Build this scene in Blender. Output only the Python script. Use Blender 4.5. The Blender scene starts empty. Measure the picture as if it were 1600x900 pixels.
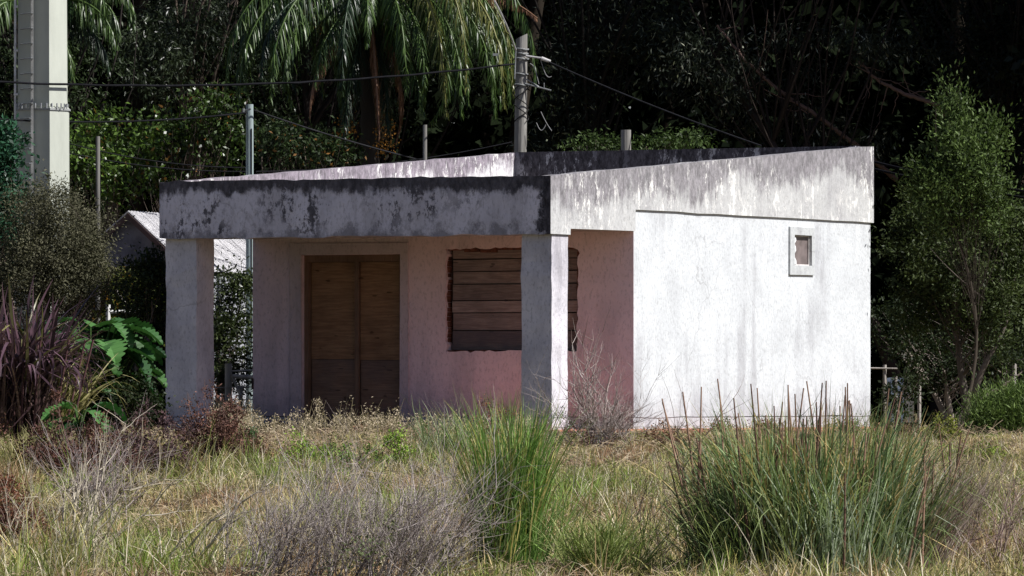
import bpy, bmesh, math
import numpy as np
from mathutils import Vector, Matrix

# ------------------------------------------------------------------ camera, sky, sun, exposure
SC = bpy.context.scene
COL = SC.collection
FPX, CX, HY, ZC = 10500.0, 800.0, 622.0, 1.6          # focal length and horizon in photo pixels, eye height
cam_d = bpy.data.cameras.new("camera")
cam = bpy.data.objects.new("camera", cam_d); COL.objects.link(cam)
cam.location = (0, 0, ZC); cam.rotation_euler = (math.radians(90), 0, 0)
cam_d.sensor_width = 36.0; cam_d.lens = 36.0 * FPX / 1600.0
cam_d.shift_y = (HY - 450.0) / 1600.0
cam_d.clip_start = 1.0; cam_d.clip_end = 6000.0
SC.camera = cam

TH = math.radians(27)                                    # how far the house is turned
SUN_EL = math.radians(47); SUN_AZ = math.radians(-19)    # azimuth from +X
SV = Vector((math.cos(SUN_EL) * math.cos(SUN_AZ), math.cos(SUN_EL) * math.sin(SUN_AZ), math.sin(SUN_EL)))
W = bpy.data.worlds.new("World"); SC.world = W; W.use_nodes = True
wn = W.node_tree.nodes; wl = W.node_tree.links
sky = wn.new("ShaderNodeTexSky"); sky.sky_type = 'NISHITA'; sky.sun_disc = False
sky.sun_elevation = SUN_EL; sky.sun_rotation = math.atan2(SV.x, SV.y)
tint = wn.new("ShaderNodeMix"); tint.data_type = 'RGBA'; tint.blend_type = 'MULTIPLY'; tint.inputs[0].default_value = 1.0
tint.inputs[7].default_value = (1.0, 0.945, 1.10, 1); wl.new(sky.outputs[0], tint.inputs[6]); wl.new(tint.outputs[2], wn["Background"].inputs[0]); wn["Background"].inputs[1].default_value = 0.05
sd = bpy.data.lights.new("sun", 'SUN'); sd.energy = 5.0; sd.angle = math.radians(0.53); sd.color = (1.0, 0.975, 0.945)
so = bpy.data.objects.new("sun", sd); COL.objects.link(so)
so.rotation_euler = SV.to_track_quat('Z', 'Y').to_euler(); so.location = (40, 60, 60)
SC.view_settings.view_transform = 'Standard'; SC.view_settings.look = 'None'
SC.view_settings.exposure = 0.5; SC.view_settings.gamma = 1.0
SC.view_settings.use_curve_mapping = False
SC.cycles.max_bounces = 6; SC.cycles.transparent_max_bounces = 6

RNG = np.random.default_rng(7)

def at(px, py, Y):
    """world point seen at photo pixel (px,py) at distance Y"""
    return np.array([(px - CX) / FPX * Y, Y, ZC + (HY - py) / FPX * Y])

def gz(y, x=None):
    """height of the ground"""
    y = np.asarray(y, float)
    z = np.interp(y, [-200, 10, 40, 50, 82, 90, 4000], [0, 0, 0.0, 0.27, 1.13, 1.14, 1.14])
    if x is not None:
        x = np.asarray(x, float)
        b = 0.03 * np.sin(x * 1.7 + y * .9) + 0.025 * np.sin(x * 3.1 - y * 1.3 + 1) + .015 * np.sin(y * 4.1 + x)
        z = z + b * np.clip((y - 30) / 15, 0, 1) * np.clip((84 - y) / 4, 0.15, 1)
    return z

# ------------------------------------------------------------------ tagging and linking
def tag(o, label=None, cat=None, group=None, kind=None):
    if label: o["label"] = label
    if cat: o["category"] = cat
    if group: o["group"] = group
    if kind: o["kind"] = kind
    return o

def thing(name, label, cat, loc=(0, 0, 0), rz=0.0, group=None):
    o = bpy.data.objects.new(name, None); COL.objects.link(o)
    o.empty_display_size = 0.2
    o.location = tuple(float(v) for v in loc); o.rotation_euler = (0, 0, rz)
    return tag(o, label, cat, group)

def link(name, me, mat=None, parent=None):
    o = bpy.data.objects.new(name, me); COL.objects.link(o)
    if mat is not None and len(me.materials) == 0: me.materials.append(mat)
    if parent is not None: o.parent = parent
    return o

# ------------------------------------------------------------------ numpy mesh collector
class NM:
    def __init__(s): s.v = []; s.f = []; s.c = []; s.n = 0
    def add(s, v, f, c):
        v = np.asarray(v, np.float32).reshape(-1, 3); f = np.asarray(f, np.int64).reshape(-1, 4)
        c = np.asarray(c, np.float32)
        if c.ndim == 1: c = np.tile(c[:3], (len(v), 1))
        s.v.append(v); s.f.append(f + s.n); s.c.append(c.reshape(-1, 3)); s.n += len(v)
    def ribbons(s, P, Wd, side, col):
        """P (N,K,3), Wd (N,K), side (N,K,3) or (N,3), col (N,3) or (N,K,3)"""
        N, K, _ = P.shape
        if side.ndim == 2: side = np.repeat(side[:, None, :], K, 1)
        A = P - side * Wd[..., None] * .5; B = P + side * Wd[..., None] * .5
        V = np.stack([A, B], 2).reshape(-1, 3)
        i = np.arange(N)[:, None] * (2 * K) + np.arange(K - 1)[None] * 2
        F = np.stack([i, i + 1, i + 3, i + 2], -1).reshape(-1, 4)
        if col.ndim == 2: col = np.repeat(col[:, None, :], K, 1)
        s.add(V, F, np.repeat(col[:, :, None, :], 2, 2).reshape(-1, 3))
    def tubes(s, P, R, col, ns=4):
        N, K, _ = P.shape
        T = np.gradient(P, axis=1); T /= np.linalg.norm(T, axis=2, keepdims=True) + 1e-9
        ref = np.zeros_like(T); ref[..., 0] = .37; ref[..., 1] = .81; ref[..., 2] = .13
        steep = np.abs((T * ref).sum(-1)) > .85
        ref[steep] = (0.8, -.3, .5)
        U = np.cross(T, ref); U /= np.linalg.norm(U, axis=2, keepdims=True) + 1e-9
        Vv = np.cross(T, U)
        a = np.arange(ns) / ns * 2 * np.pi
        ring = P[:, :, None] + R[:, :, None, None] * (U[:, :, None] * np.cos(a)[:, None] + Vv[:, :, None] * np.sin(a)[:, None])
        V = ring.reshape(-1, 3)
        b = (np.arange(N)[:, None, None] * K + np.arange(K - 1)[None, :, None]) * ns
        j = np.arange(ns)[None, None]; j2 = (j + 1) % ns
        F = np.stack([b + j, b + j2, b + ns + j2, b + ns + j], -1).reshape(-1, 4)
        if col.ndim == 1: col = np.tile(col, (N, 1))
        s.add(V, F, np.repeat(col, K * ns, 0))
    def leaves(s, pos, d, L, Wd, col, rng, fold=.25):
        N = len(pos)
        d = d / (np.linalg.norm(d, axis=1, keepdims=True) + 1e-9)
        r = rng.normal(size=(N, 3)); sd_ = np.cross(d, r); sd_ /= np.linalg.norm(sd_, axis=1, keepdims=True) + 1e-9
        nn = np.cross(d, sd_)
        L = L[:, None]; Wd = Wd[:, None]
        m = pos + d * L * .45
        V = np.stack([pos, m + sd_ * Wd * .5 + nn * Wd * fold, pos + d * L, m - sd_ * Wd * .5 + nn * Wd * fold], 1).reshape(-1, 3)
        F = (np.arange(N)[:, None] * 4 + np.arange(4)[None])
        s.add(V, F, np.repeat(col, 4, 0))
    def mesh(s, name, smooth=False):
        me = bpy.data.meshes.new(name)
        v = np.concatenate(s.v); f = np.concatenate(s.f); c = np.concatenate(s.c)
        me.vertices.add(len(v)); me.vertices.foreach_set("co", v.astype(np.float32).ravel())
        me.loops.add(f.size); me.loops.foreach_set("vertex_index", f.astype(np.int32).ravel())
        me.polygons.add(len(f)); me.polygons.foreach_set("loop_start", (np.arange(len(f)) * 4).astype(np.int32))
        me.polygons.foreach_set("loop_total", np.full(len(f), 4, np.int32))
        at_ = me.color_attributes.new("Col", 'FLOAT_COLOR', 'POINT')
        at_.data.foreach_set("color", np.concatenate([c, np.ones((len(c), 1), np.float32)], 1).astype(np.float32).ravel())
        if smooth: me.polygons.foreach_set("use_smooth", np.ones(len(f), bool))
        me.update(calc_edges=True); return me
    def build(s, name, mat, parent=None, smooth=False, origin=None):
        if origin is not None:
            o_ = np.asarray(origin, np.float32); s.v = [a - o_ for a in s.v]
        ob = link(name, s.mesh(name, smooth), mat, parent)
        if origin is not None and parent is None: ob.location = tuple(float(x) for x in origin)
        return ob

# ------------------------------------------------------------------ bmesh helpers
def bm_box(bm, a, b):
    (x0, y0, z0), (x1, y1, z1) = a, b
    vs = [bm.verts.new(p) for p in ((x0, y0, z0), (x1, y0, z0), (x1, y1, z0), (x0, y1, z0), (x0, y0, z1), (x1, y0, z1), (x1, y1, z1), (x0, y1, z1))]
    for q in ((3, 2, 1, 0), (4, 5, 6, 7), (0, 1, 5, 4), (1, 2, 6, 5), (2, 3, 7, 6), (3, 0, 4, 7)): bm.faces.new([vs[i] for i in q])
    return vs

def bm_cyl(bm, p0, p1, r0, r1=None, n=16, caps=True):
    p0 = Vector(p0); p1 = Vector(p1); r1 = r0 if r1 is None else r1
    d = (p1 - p0).normalized(); u = d.orthogonal().normalized(); v = d.cross(u)
    A, B = [], []
    for i in range(n):
        a = 2 * math.pi * i / n; o = u * math.cos(a) + v * math.sin(a)
        A.append(bm.verts.new(p0 + o * r0)); B.append(bm.verts.new(p1 + o * r1))
    for i in range(n): bm.faces.new((A[i], A[(i + 1) % n], B[(i + 1) % n], B[i]))
    if caps: bm.faces.new(A[::-1]); bm.faces.new(B)

def bm_prism(bm, poly, holes, plane, t0, t1):
    """poly and holes are 2D loops; plane maps (a,b,t) to 3D; solid between t0 and t1, with hole reveals"""
    loops = [poly] + list(holes)
    rings = []
    for t in (t0, t1):
        edges = []; rg = []
        for lp in loops:
            vs = [bm.verts.new(plane(a, b, t)) for a, b in lp]; rg.append(vs)
            for i in range(len(vs)): edges.append(bm.edges.new((vs[i], vs[(i + 1) % len(vs)])))
        bmesh.ops.triangle_fill(bm, edges=edges, use_beauty=True, use_dissolve=False)
        rings.append(rg)
    for ra, rb in zip(*rings):
        n = len(ra)
        for i in range(n): bm.faces.new((ra[i], ra[(i + 1) % n], rb[(i + 1) % n], rb[i]))

def bm_obj(name, bm, mat, parent=None, bevel=0.0, smooth=False, top=None, segs=2):
    if bevel > 0:
        bmesh.ops.bevel(bm, geom=[e for e in bm.edges if e.is_manifold and e.calc_face_angle(0) > .5], offset=bevel, segments=segs, affect='EDGES', profile=.6)
    bmesh.ops.recalc_face_normals(bm, faces=bm.faces)
    me = bpy.data.meshes.new(name); bm.to_mesh(me); bm.free()
    if smooth:
        for p in me.polygons: p.use_smooth = True
    if top is not None:                                       # distance below the top edge, for weathering
        a = me.attributes.new("dt", 'FLOAT', 'POINT')
        for i, v in enumerate(me.vertices): a.data[i].value = top(v.co)
    return link(name, me, mat, parent)

def rect(x0, z0, x1, z1): return [(x0, z0), (x1, z0), (x1, z1), (x0, z1)]
def jag(x0, z0, x1, z1, step, amp, rng):
    pts = []
    for (a, b), (c, d) in zip([(x0, z0), (x1, z0), (x1, z1), (x0, z1)], [(x1, z0), (x1, z1), (x0, z1), (x0, z0)]):
        n = max(2, int(math.hypot(c - a, d - b) / step))
        for i in range(n):
            t = i / n; pts.append((a + (c - a) * t + rng.normal() * amp, b + (d - b) * t + rng.normal() * amp))
    return pts

# ------------------------------------------------------------------ materials
class M:
    def __init__(s, name, rough=.8, spec=.3):
        s.m = bpy.data.materials.new(name); s.m.use_nodes = True
        s.n = s.m.node_tree.nodes; s.l = s.m.node_tree.links
        s.b = s.n["Principled BSDF"]; s.out = s.n["Material Output"]
        s.b.inputs["Roughness"].default_value = rough; s.b.inputs["Specular IOR Level"].default_value = spec
    def new(s, t, **kw):
        n = s.n.new(t)
        for k, v in kw.items(): setattr(n, k, v)
        return n
    def put(s, sock, v):
        if isinstance(v, (int, float)): sock.default_value = v
        elif isinstance(v, (tuple, list)): sock.default_value = tuple(v) + ((1,) if len(v) == 3 and len(sock.default_value) == 4 else ())
        else: s.l.new(v, sock)
    def coord(s, scale=(1, 1, 1), loc=(0, 0, 0)):
        tc = s.new("ShaderNodeTexCoord"); mp = s.new("ShaderNodeMapping"); s.l.new(tc.outputs["Object"], mp.inputs[0])
        mp.inputs["Scale"].default_value = scale; mp.inputs["Location"].default_value = loc
        return mp.outputs[0]
    def noise(s, scale, stretch=(1, 1, 1), detail=4, rough=.55, loc=(0, 0, 0), dist=0):
        n = s.new("ShaderNodeTexNoise"); s.l.new(s.coord(stretch, loc), n.inputs["Vector"])
        n.inputs["Scale"].default_value = scale; n.inputs["Detail"].default_value = detail
        n.inputs["Roughness"].default_value = rough; n.inputs["Distortion"].default_value = dist
        return n.outputs["Fac"]
    def math(s, op, a, b=0.0, clamp=False):
        n = s.new("ShaderNodeMath", operation=op); n.use_clamp = clamp; s.put(n.inputs[0], a); s.put(n.inputs[1], b); return n.outputs[0]
    def mr(s, v, a, b, c=0.0, d=1.0, smooth=True):
        n = s.new("ShaderNodeMapRange"); n.interpolation_type = 'SMOOTHSTEP' if smooth else 'LINEAR'
        for i, x in enumerate((v, a, b, c, d)): s.put(n.inputs[i], x)
        return n.outputs[0]
    def mix(s, f, a, b, mode='MIX'):
        n = s.new("ShaderNodeMix", data_type='RGBA', blend_type=mode); s.put(n.inputs[0], f); s.put(n.inputs[6], a); s.put(n.inputs[7], b); return n.outputs[2]
    def attr(s, name, out="Color"):
        n = s.new("ShaderNodeAttribute"); n.attribute_name = name; return n.outputs[out]
    def bump(s, h, dist=.01, strength=1.0):
        n = s.new("ShaderNodeBump"); n.inputs["Distance"].default_value = dist; n.inputs["Strength"].default_value = strength
        s.put(n.inputs["Height"], h); s.l.new(n.outputs[0], s.b.inputs["Normal"])
    def color(s, c): s.put(s.b.inputs["Base Color"], c); return s

def plain(name, col, rough=.7, var=.25, scale=6, spec=.3, metal=0, bump=.003, stretch=(1, 1, 1)):
    m = M(name, rough, spec); n = m.noise(scale, stretch, 5, .6)
    c = m.mix(m.mr(n, .3, .7), tuple(x * (1 - var) for x in col), tuple(min(.9, x * (1 + var)) for x in col))
    m.color(c); m.b.inputs["Metallic"].default_value = metal
    if bump: m.bump(m.noise(scale * 8, stretch, 3), bump)
    return m.m

def plaster(name, paint, under=(.42, .42, .40), mildew=(.035, .032, .035), top_len=.2, top_amt=1.0, spots=0.0, streak=.3,
            peel=0.0, low=0.0, blotch=.5, bump=.012, foot=0.0, corner=0.0, seed=0.0, soft=.05):
    """painted render coat: mildew running down from the top edge, spots, broad run marks, worn paint, damp base"""
    m = M(name, .85, .2)
    dt = m.attr("dt", "Fac")
    big = m.noise(1.3, (1, 1, .8), 6, .65, (seed, 0, 0))
    col = m.mix(m.mr(big, .35, .72, 0, blotch), paint, under)
    fine = m.noise(30, (1, 1, .5), 5, .7, (0, seed, 0))
    col = m.mix(m.mr(fine, .50, .66, 0, .5), col, tuple(x * .62 for x in under))
    st = m.noise(3.2, (1, 1, .13), 5, .62, (3 + seed, 1, 0)); st2 = m.noise(.8, (1, 1, .7), 3, .5, (7, 2 + seed, 0))
    run = m.math('MULTIPLY', m.mr(st, .44, .64), m.mr(st2, .42, .60))
    col = m.mix(m.math('MULTIPLY', run, streak), col, (.22, .21, .23))
    grime = tuple(min(.4, x * 3.0 + .03) for x in mildew)
    dc = m.mix(m.mr(m.noise(15, (1, 1, .5), 6, .75, (seed, 3, 0)), .35, .68), mildew, grime)
    cv = m.new("ShaderNodeTexVoronoi", feature='DISTANCE_TO_EDGE'); cv.inputs["Scale"].default_value = .55
    wv = m.new("ShaderNodeVectorMath", operation='ADD'); nv = m.new("ShaderNodeTexNoise"); nv.inputs["Scale"].default_value = 2.5; nv.inputs["Detail"].default_value = 6; m.l.new(m.coord(), nv.inputs["Vector"])
    vs = m.new("ShaderNodeVectorMath", operation='SCALE'); vs.inputs["Scale"].default_value = .55; m.l.new(nv.outputs["Color"], vs.inputs[0]); m.l.new(m.coord((1, 1, 1), (seed, seed, .3)), wv.inputs[0]); m.l.new(vs.outputs[0], wv.inputs[1]); m.l.new(wv.outputs[0], cv.inputs["Vector"])
    ck = m.math('MULTIPLY', m.mr(cv.outputs["Distance"], .002, .007, 1, 0), m.mr(m.noise(.7, (1, 1, 1), 2, .5, (9, seed, 1)), .47, .6)); col = m.mix(m.math('MULTIPLY', ck, .32), col, (.16, .15, .15))
    # mildew from the top; on the rear parapet it paints shade
    rag = m.noise(5, (1, 1, .75), 9, .8, (1, 9, 4 + seed)); rag2 = m.noise(.9, (1, 1, .5), 3, .5, (4 + seed, 4, 0)); rag3 = m.noise(9, (1, 1, .22), 5, .6, (0, seed, 0))
    k = m.math('ADD', m.math('MULTIPLY', rag, 2.2), m.math('MULTIPLY', rag2, 2.2)); k = m.math('ADD', k, m.math('MULTIPLY', rag3, 1.6))
    k = m.math('MAXIMUM', m.math('SUBTRACT', k, 2.1), 0.05)
    e = m.math('SUBTRACT', m.math('MULTIPLY', k, top_len), dt)
    tm = m.mr(e, -soft, soft, 0, top_amt)
    if spots:
        s1 = m.noise(6, (1, 1, .6), 8, .78, (2, 6, 8)); s2 = m.noise(.8, (1, 1, .8), 3, .5, (5, 0, 3))
        sm = m.math('MULTIPLY', m.math('MULTIPLY', m.mr(s1, .51, .57), m.mr(s2, .42, .56)), spots); tm = m.math('MAXIMUM', tm, sm)
    if foot:
        f1 = m.noise(4, (1, 1, .8), 7, .75, (6, 1, 2)); fe = m.math('ADD', m.math('SUBTRACT', dt, .66), m.math('MULTIPLY', m.math('SUBTRACT', f1, .45), 1.0))
        tm = m.math('MAXIMUM', tm, m.mr(fe, -.03, .16, 0, foot))
    if corner:
        z = m.new("ShaderNodeSeparateXYZ"); m.l.new(m.coord(), z.inputs[0])
        ce = m.math('ADD', z.outputs[0], m.math('MULTIPLY', m.math('SUBTRACT', rag, .5), .9)); tm = m.math('MAXIMUM', tm, m.mr(ce, -.20, -.06, 0, corner))
    if peel:
        pk = m.noise(8, (1, 1, .42), 8, .8, (21 + seed, 3, 2)); pw = m.noise(1.1, (1, 1, 1), 2, .5, (1, seed, 2))
        hole = m.math('MULTIPLY', m.mr(pk, .54, .575), m.mr(pw, .36, .56)); tm = m.math('MULTIPLY', tm, m.math('SUBTRACT', 1.0, m.math('MULTIPLY', hole, peel)))
        col = m.mix(m.math('MULTIPLY', hole, peel * .8), col, (.80, .79, .75))
    col = m.mix(tm, col, dc)
    if low:
        z = m.new("ShaderNodeSeparateXYZ"); m.l.new(m.coord(), z.inputs[0])
        lw = m.math('ADD', z.outputs[2], m.math('MULTIPLY', m.noise(3, (1, 1, 1), 5, .7, (8, 8, 8)), -1.0))
        col = m.mix(m.mr(lw, .75, 1.35, low, 0), col, (.16, .15, .18))
    m.color(col)
    m.bump(m.math('ADD', m.noise(30, (1, 1, .6), 5, .7), m.math('MULTIPLY', m.noise(3.5, (1, 1, 1), 3), 1.6)), bump, .8)
    return m.m

def foliage(name, trans=.25, rough=.45, spec=.35):
    m = M(name, rough, spec); c = m.attr("Col")
    m.color(c)
    if trans:
        t = m.new("ShaderNodeBsdfTranslucent"); m.put(t.inputs["Color"], m.mix(.5, c, (.75, 1.0, .35), 'MULTIPLY'))
        x = m.new("ShaderNodeMixShader"); x.inputs[0].default_value = trans
        m.l.new(m.b.outputs[0], x.inputs[1]); m.l.new(t.outputs[0], x.inputs[2]); m.l.new(x.outputs[0], m.out.inputs[0])
    return m.m

def wood_mat(name, a, b, axis='x', rough=.75, stain=0.0):
    m = M(name, rough, .25)
    sx = (.6, 8, 9) if axis == 'x' else (9, 8, .6)
    g = m.noise(6, sx, 6, .65, dist=.6); h = m.noise(2.0, (1, 1, 1.4), 4)
    c = m.mix(m.mr(g, .35, .65), a, b); c = m.mix(m.mr(h, .4, .75, 0, .45), c, tuple(x * .45 for x in a))
    k = m.noise(5, (1, 1, 3), 2, .4, (4, 2, 7)); c = m.mix(m.mr(k, .69, .74, 0, .8), c, tuple(x * .3 for x in a))
    if stain: c = m.mix(m.mr(m.noise(1.4, (1, 1, 1), 5, .6, (3, 3, 3)), .35, .65, 0, stain), c, (.07, .07, .09))
    m.color(c); m.bump(g, .004); return m.m

MAT = {}
MAT['leaf'] = foliage("leaf_foliage", .22, .55, .2)
MAT['gloss_leaf'] = foliage("glossy_foliage", .2, .38, .35)
MAT['dull_leaf'] = foliage("dull_foliage", .15, .7, .15)
MAT['grass'] = foliage("grass_blades", .3, .6, .25)
MAT['twig'] = foliage("dry_twigs", 0, .8, .15)
MAT['far'] = foliage("far_foliage", 0, .95, 0.0)
MAT['bark'] = foliage("tree_bark", 0, .85, .15)

# ------------------------------------------------------------------ ground
gm = M("field_soil", .95, .1)
gn = gm.noise(.8, (1, 1, 1), 6, .6); g2 = gm.noise(14, (1, 1, 1), 5, .7)
gc = gm.mix(gm.mr(gn, .35, .65), (.16, .115, .065), (.085, .09, .035)); gc = gm.mix(gm.mr(g2, .4, .7, 0, .6), gc, (.26, .20, .12))
gm.color(gc); gm.bump(g2, .05)
ys = np.concatenate([[-300, -60, 0, 20, 30], np.arange(38, 100, .6), [110, 140, 220, 500, 1500, 4000]])
xs = np.concatenate([[-3000, -600, -120, -40, -20], np.arange(-12, 12.1, .6), [20, 40, 120, 600, 3000]])
XX, YY = np.meshgrid(xs, ys); ZZ = gz(YY, XX)
ZZ = np.where(np.abs(XX) > 13, gz(YY), ZZ)
nx = len(xs); vv = np.stack([XX, YY, ZZ], -1).reshape(-1, 3)
ii = (np.arange(len(ys) - 1)[:, None] * nx + np.arange(nx - 1)[None]); ff = np.stack([ii, ii + 1, ii + nx + 1, ii + nx], -1).reshape(-1, 4)
g = NM(); g.add(vv, ff, np.array([.2, .2, .1])); tag(g.build("ground", gm.m, smooth=True), kind="structure")

# ------------------------------------------------------------------ house
HX, HYY = (862 - 800) / 125.0, 84.0
HZ = 1.14
house = thing("abandoned_house", "small derelict flat roofed house with boarded porch and mildewed white plaster", "house", (HX, HYY, 0), -TH)
def hloc(x, y): return HX + x * math.cos(TH) + y * math.sin(TH), HYY - x * math.sin(TH) + y * math.cos(TH)
XL = -5.603; YW = 2.339; YB = 9.80
ztop = lambda y: 4.378 + (y + .09) * (5.083 - 4.378) / 9.94
hr = np.random.default_rng(3)
P_XZ = lambda a, b, t: (a, t, b)
P_YZ = lambda a, b, t: (t, a, b)

m_fascia = plaster("plaster_fascia", (.68, .655, .73), (.40, .38, .42), (.024, .022, .027), .165, .95, spots=.9, streak=.35, blotch=.6, foot=.6, corner=1.0, soft=.05, seed=.7)  # lilac of the paint carries the violet cast of the shaded front
m_side = plaster("plaster_parapet_side", (.50, .505, .50), (.36, .36, .36), (.085, .078, .085), .42, .82, spots=.15, streak=.45, peel=.95, blotch=.5, soft=.16, seed=3)
m_inner = plaster("plaster_parapet_inner", (.66, .65, .66), (.45, .42, .45), (.085, .07, .085), .30, .9, spots=.1, streak=.3, peel=.9, soft=.10, seed=5)
m_rear = plaster("plaster_parapet_rear", (.45, .45, .55), (.2, .19, .2), (.018, .016, .020), .9, 1.0, peel=.5, seed=8)  # near black top coat covers the visible face, painting its shade
m_wall = plaster("plaster_side_wall", (.60, .625, .64), (.43, .445, .46), (.3, .3, .3), .03, .2, streak=.42, blotch=.6, low=.3, seed=1.5)
m_porch = plaster("plaster_porch_wall", (.83, .68, .72), (.68, .55, .59), (.3, .2, .2), .03, .2, streak=.25, blotch=.6, low=.5)
m_col = plaster("plaster_column", (.66, .64, .68), (.36, .35, .39), (.20, .20, .22), .06, .3, streak=.6, blotch=.85, low=.2)
m_slab = plain("red_floor_paint", (.42, .17, .11), .8, .3, 3)
m_concrete = plain("raw_concrete", (.30, .29, .28), .9, .25, 4)
m_brick = plain("broken_brick", (.15, .065, .045), .9, .5, 12, bump=.02)
m_boardA = wood_mat("weathered_board", (.16, .10, .075), (.26, .17, .13), 'x')
m_ply = wood_mat("plywood", (.22, .125, .07), (.33, .205, .115), 'x')
m_plyshade = wood_mat("shade_plywood", (.19, .12, .08), (.28, .185, .125), 'x', stain=.4)  # porch shadow put into the colour of the lower door sheets
m_jamb = wood_mat("door_timber", (.15, .095, .065), (.22, .145, .10), 'z')
m_dark = plain("room_dark", (.05, .045, .045), .9)

# front beam
bm = bmesh.new(); N_ = 40
def wavy_bar(bm, x0, x1, ya, yb, za, zb, n, amp=.006):
    rings = []
    for i in range(n + 1):
        x = x0 + (x1 - x0) * i / n; e = hr.normal(size=4) * amp
        rings.append([bm.verts.new(p) for p in ((x, ya, za + e[0]), (x, yb, za), (x, yb, zb), (x, ya, zb + e[1]))])
    for a, b in zip(rings, rings[1:]):
        for k in range(4): bm.faces.new((a[k], a[(k + 1) % 4], b[(k + 1) % 4], b[k]))
    bm.faces.new(rings[0][::-1]); bm.faces.new(rings[-1])
wavy_bar(bm, XL, .027, -.09, .44, 3.648, 4.382, N_)
bm_obj("fascia_beam", bm, m_fascia, house, top=lambda c: 4.382 - c.z)
# side parapets (right one carries the beam over the porch opening)
for nm, xa, xb, mt in (("side_parapet", -.17, .03, m_side), ("side_parapet", -5.60, -5.44, m_inner)):
    bm = bmesh.new()
    bottom = [(-.087, 3.652), (.47, 3.652), (.473, 3.728), (1.4, 3.735), (2.336, 3.74), (2.338, 4.014)]
    bottom += [(2.34 + (9.85 - 2.34) * i / 12, 4.014 + .006 * i / 12 + hr.normal() * .003) for i in range(1, 13)]
    topl = [(-.087 + 9.937 * i / 30, ztop(-.087 + 9.937 * i / 30) - .004 + hr.normal() * .004) for i in range(31)][::-1]
    if xa < -1: bottom = [(-.087, 3.7), (9.85, 3.7)]
    bm_prism(bm, bottom + topl, [], P_YZ, xa, xb)
    bm_obj(nm, bm, mt, house, top=lambda c: ztop(c.y) - c.z)
bm = bmesh.new(); bm_box(bm, (-5.44, 9.66, 3.9), (-.17, 9.846, 5.078)); bm_obj("rear_parapet", bm, m_rear, house, top=lambda c: 5.078 - c.z)
# roof slab
bm = bmesh.new(); bm_prism(bm, [(.44, 3.745), (9.66, 3.745), (9.66, 4.5), (.44, 3.98)], [], P_YZ, -5.44, -.17)
bm_obj("roof_slab", bm, m_concrete, house)
# floor slab
bm = bmesh.new()
pts = []
for (a, b), (c, d) in zip([(-5.1, -.16), (.22, -.16), (.22, 10.0), (-5.1, 10.0)], [(.22, -.16), (.22, 10.0), (-5.1, 10.0), (-5.1, -.16)]):
    n = 16
    for i in range(n): pts.append((a + (c - a) * i / n + hr.normal() * .018, b + (d - b) * i / n + hr.normal() * .018))
bm_prism(bm, pts, [], lambda a, b, t: (a, b, t), .9, 1.205); bm_obj("floor_slab", bm, m_slab, house, bevel=.012)
# porch wall with door and window holes
DX0, DX1, DZ = -4.844, -3.378, 3.476
win = jag(-2.715, 2.205, -.80, 3.535, .07, .011, hr)
bm = bmesh.new()
bm_prism(bm, [(-5.585, 1.36), (DX0, 1.36), (DX0, DZ), (DX1, DZ), (DX1, 1.36), (-.002, 1.36), (-.002, 3.744), (-5.585, 3.744)], [win], P_XZ, YW, YW + .20)
bm_obj("porch_wall", bm, m_porch, house, top=lambda c: 3.744 - c.z)
# plinth course along porch wall and side wall
bm = bmesh.new()
bm_prism(bm, [(-5.575, .95), (DX0, .95), (DX0, 1.352), (-5.575, 1.352)], [], P_XZ, YW + .014, YW + .18)
bm_prism(bm, [(DX1, .95), (-.012, .95), (-.012, 1.352), (DX1, 1.352)], [], P_XZ, YW + .014, YW + .18)
bm_prism(bm, [(YW + .02, .95), (YB - .01, .95), (YB - .01, 1.350), (YW + .02, 1.352)], [], P_YZ, -.19, -.010)
bm_obj("plinth", bm, m_wall, house, top=lambda c: 1.352 - c.z + .2)
# side wall with the small window
WY0, WY1, WZ0, WZ1 = 7.237, 7.80, 3.385, 3.80
bm = bmesh.new()
outl = [(YW + .003, 1.362)] + [(YW + .003 + (YB - YW - .003) * i / 20, 1.358 + hr.normal() * .004) for i in range(1, 20)] + [(YB, 1.36)]
outl += [(YB + hr.normal() * .004, 1.36 + 2.66 * i / 12) for i in range(1, 12)] + [(YB, 4.022), (YW + .003, 4.016)] + [(YW + .003 + hr.normal() * .0, 4.016 - 2.65 * i / 12) for i in range(1, 12)]
bm_prism(bm, outl, [rect(WY0, WZ0, WY1, WZ1)], P_YZ, -.20, 0.0)
bm_obj("side_wall", bm, m_wall, house, top=lambda c: 4.02 - c.z)
bm = bmesh.new(); bm_box(bm, (-5.585, YW + .203, .95), (-5.40, YB, 3.742)); bm_box(bm, (-5.398, 9.6, .95), (-.203, 9.8, 3.742))
bm_obj("rear_wall", bm, m_wall, house, top=lambda c: 3.744 - c.z)
# columns with slightly wider foot
for xa, xb, zb in ((-5.56, -5.105, .95), (-.424, 0.0, 1.0)):
    bm = bmesh.new()
    def ring(z, g=0.0): return [bm.verts.new((x + hr.normal() * .004, y + hr.normal() * .004, z)) for x, y in ((xa - g, -g * .5), (xb + g, -g * .5), (xb + g, .45 + g), (xa - g, .45 + g))]
    rs = [ring(z) for z in np.linspace(1.36, 3.655, 14)]
    for a, b in zip(rs, rs[1:]):
        for k in range(4): bm.faces.new((a[k], a[(k + 1) % 4], b[(k + 1) % 4], b[k]))
    bm.faces.new(rs[0][::-1])
    c_ = bm_obj("column", bm, m_col, house, top=lambda c: 3.66 - c.z + .1)
    bm = bmesh.new(); bm_box(bm, (xa - .012, -.012, zb), (xb + .012, .462, 1.352)); bm_obj("column_foot", bm, m_col, c_, bevel=.01, top=lambda c: .5)

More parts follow.
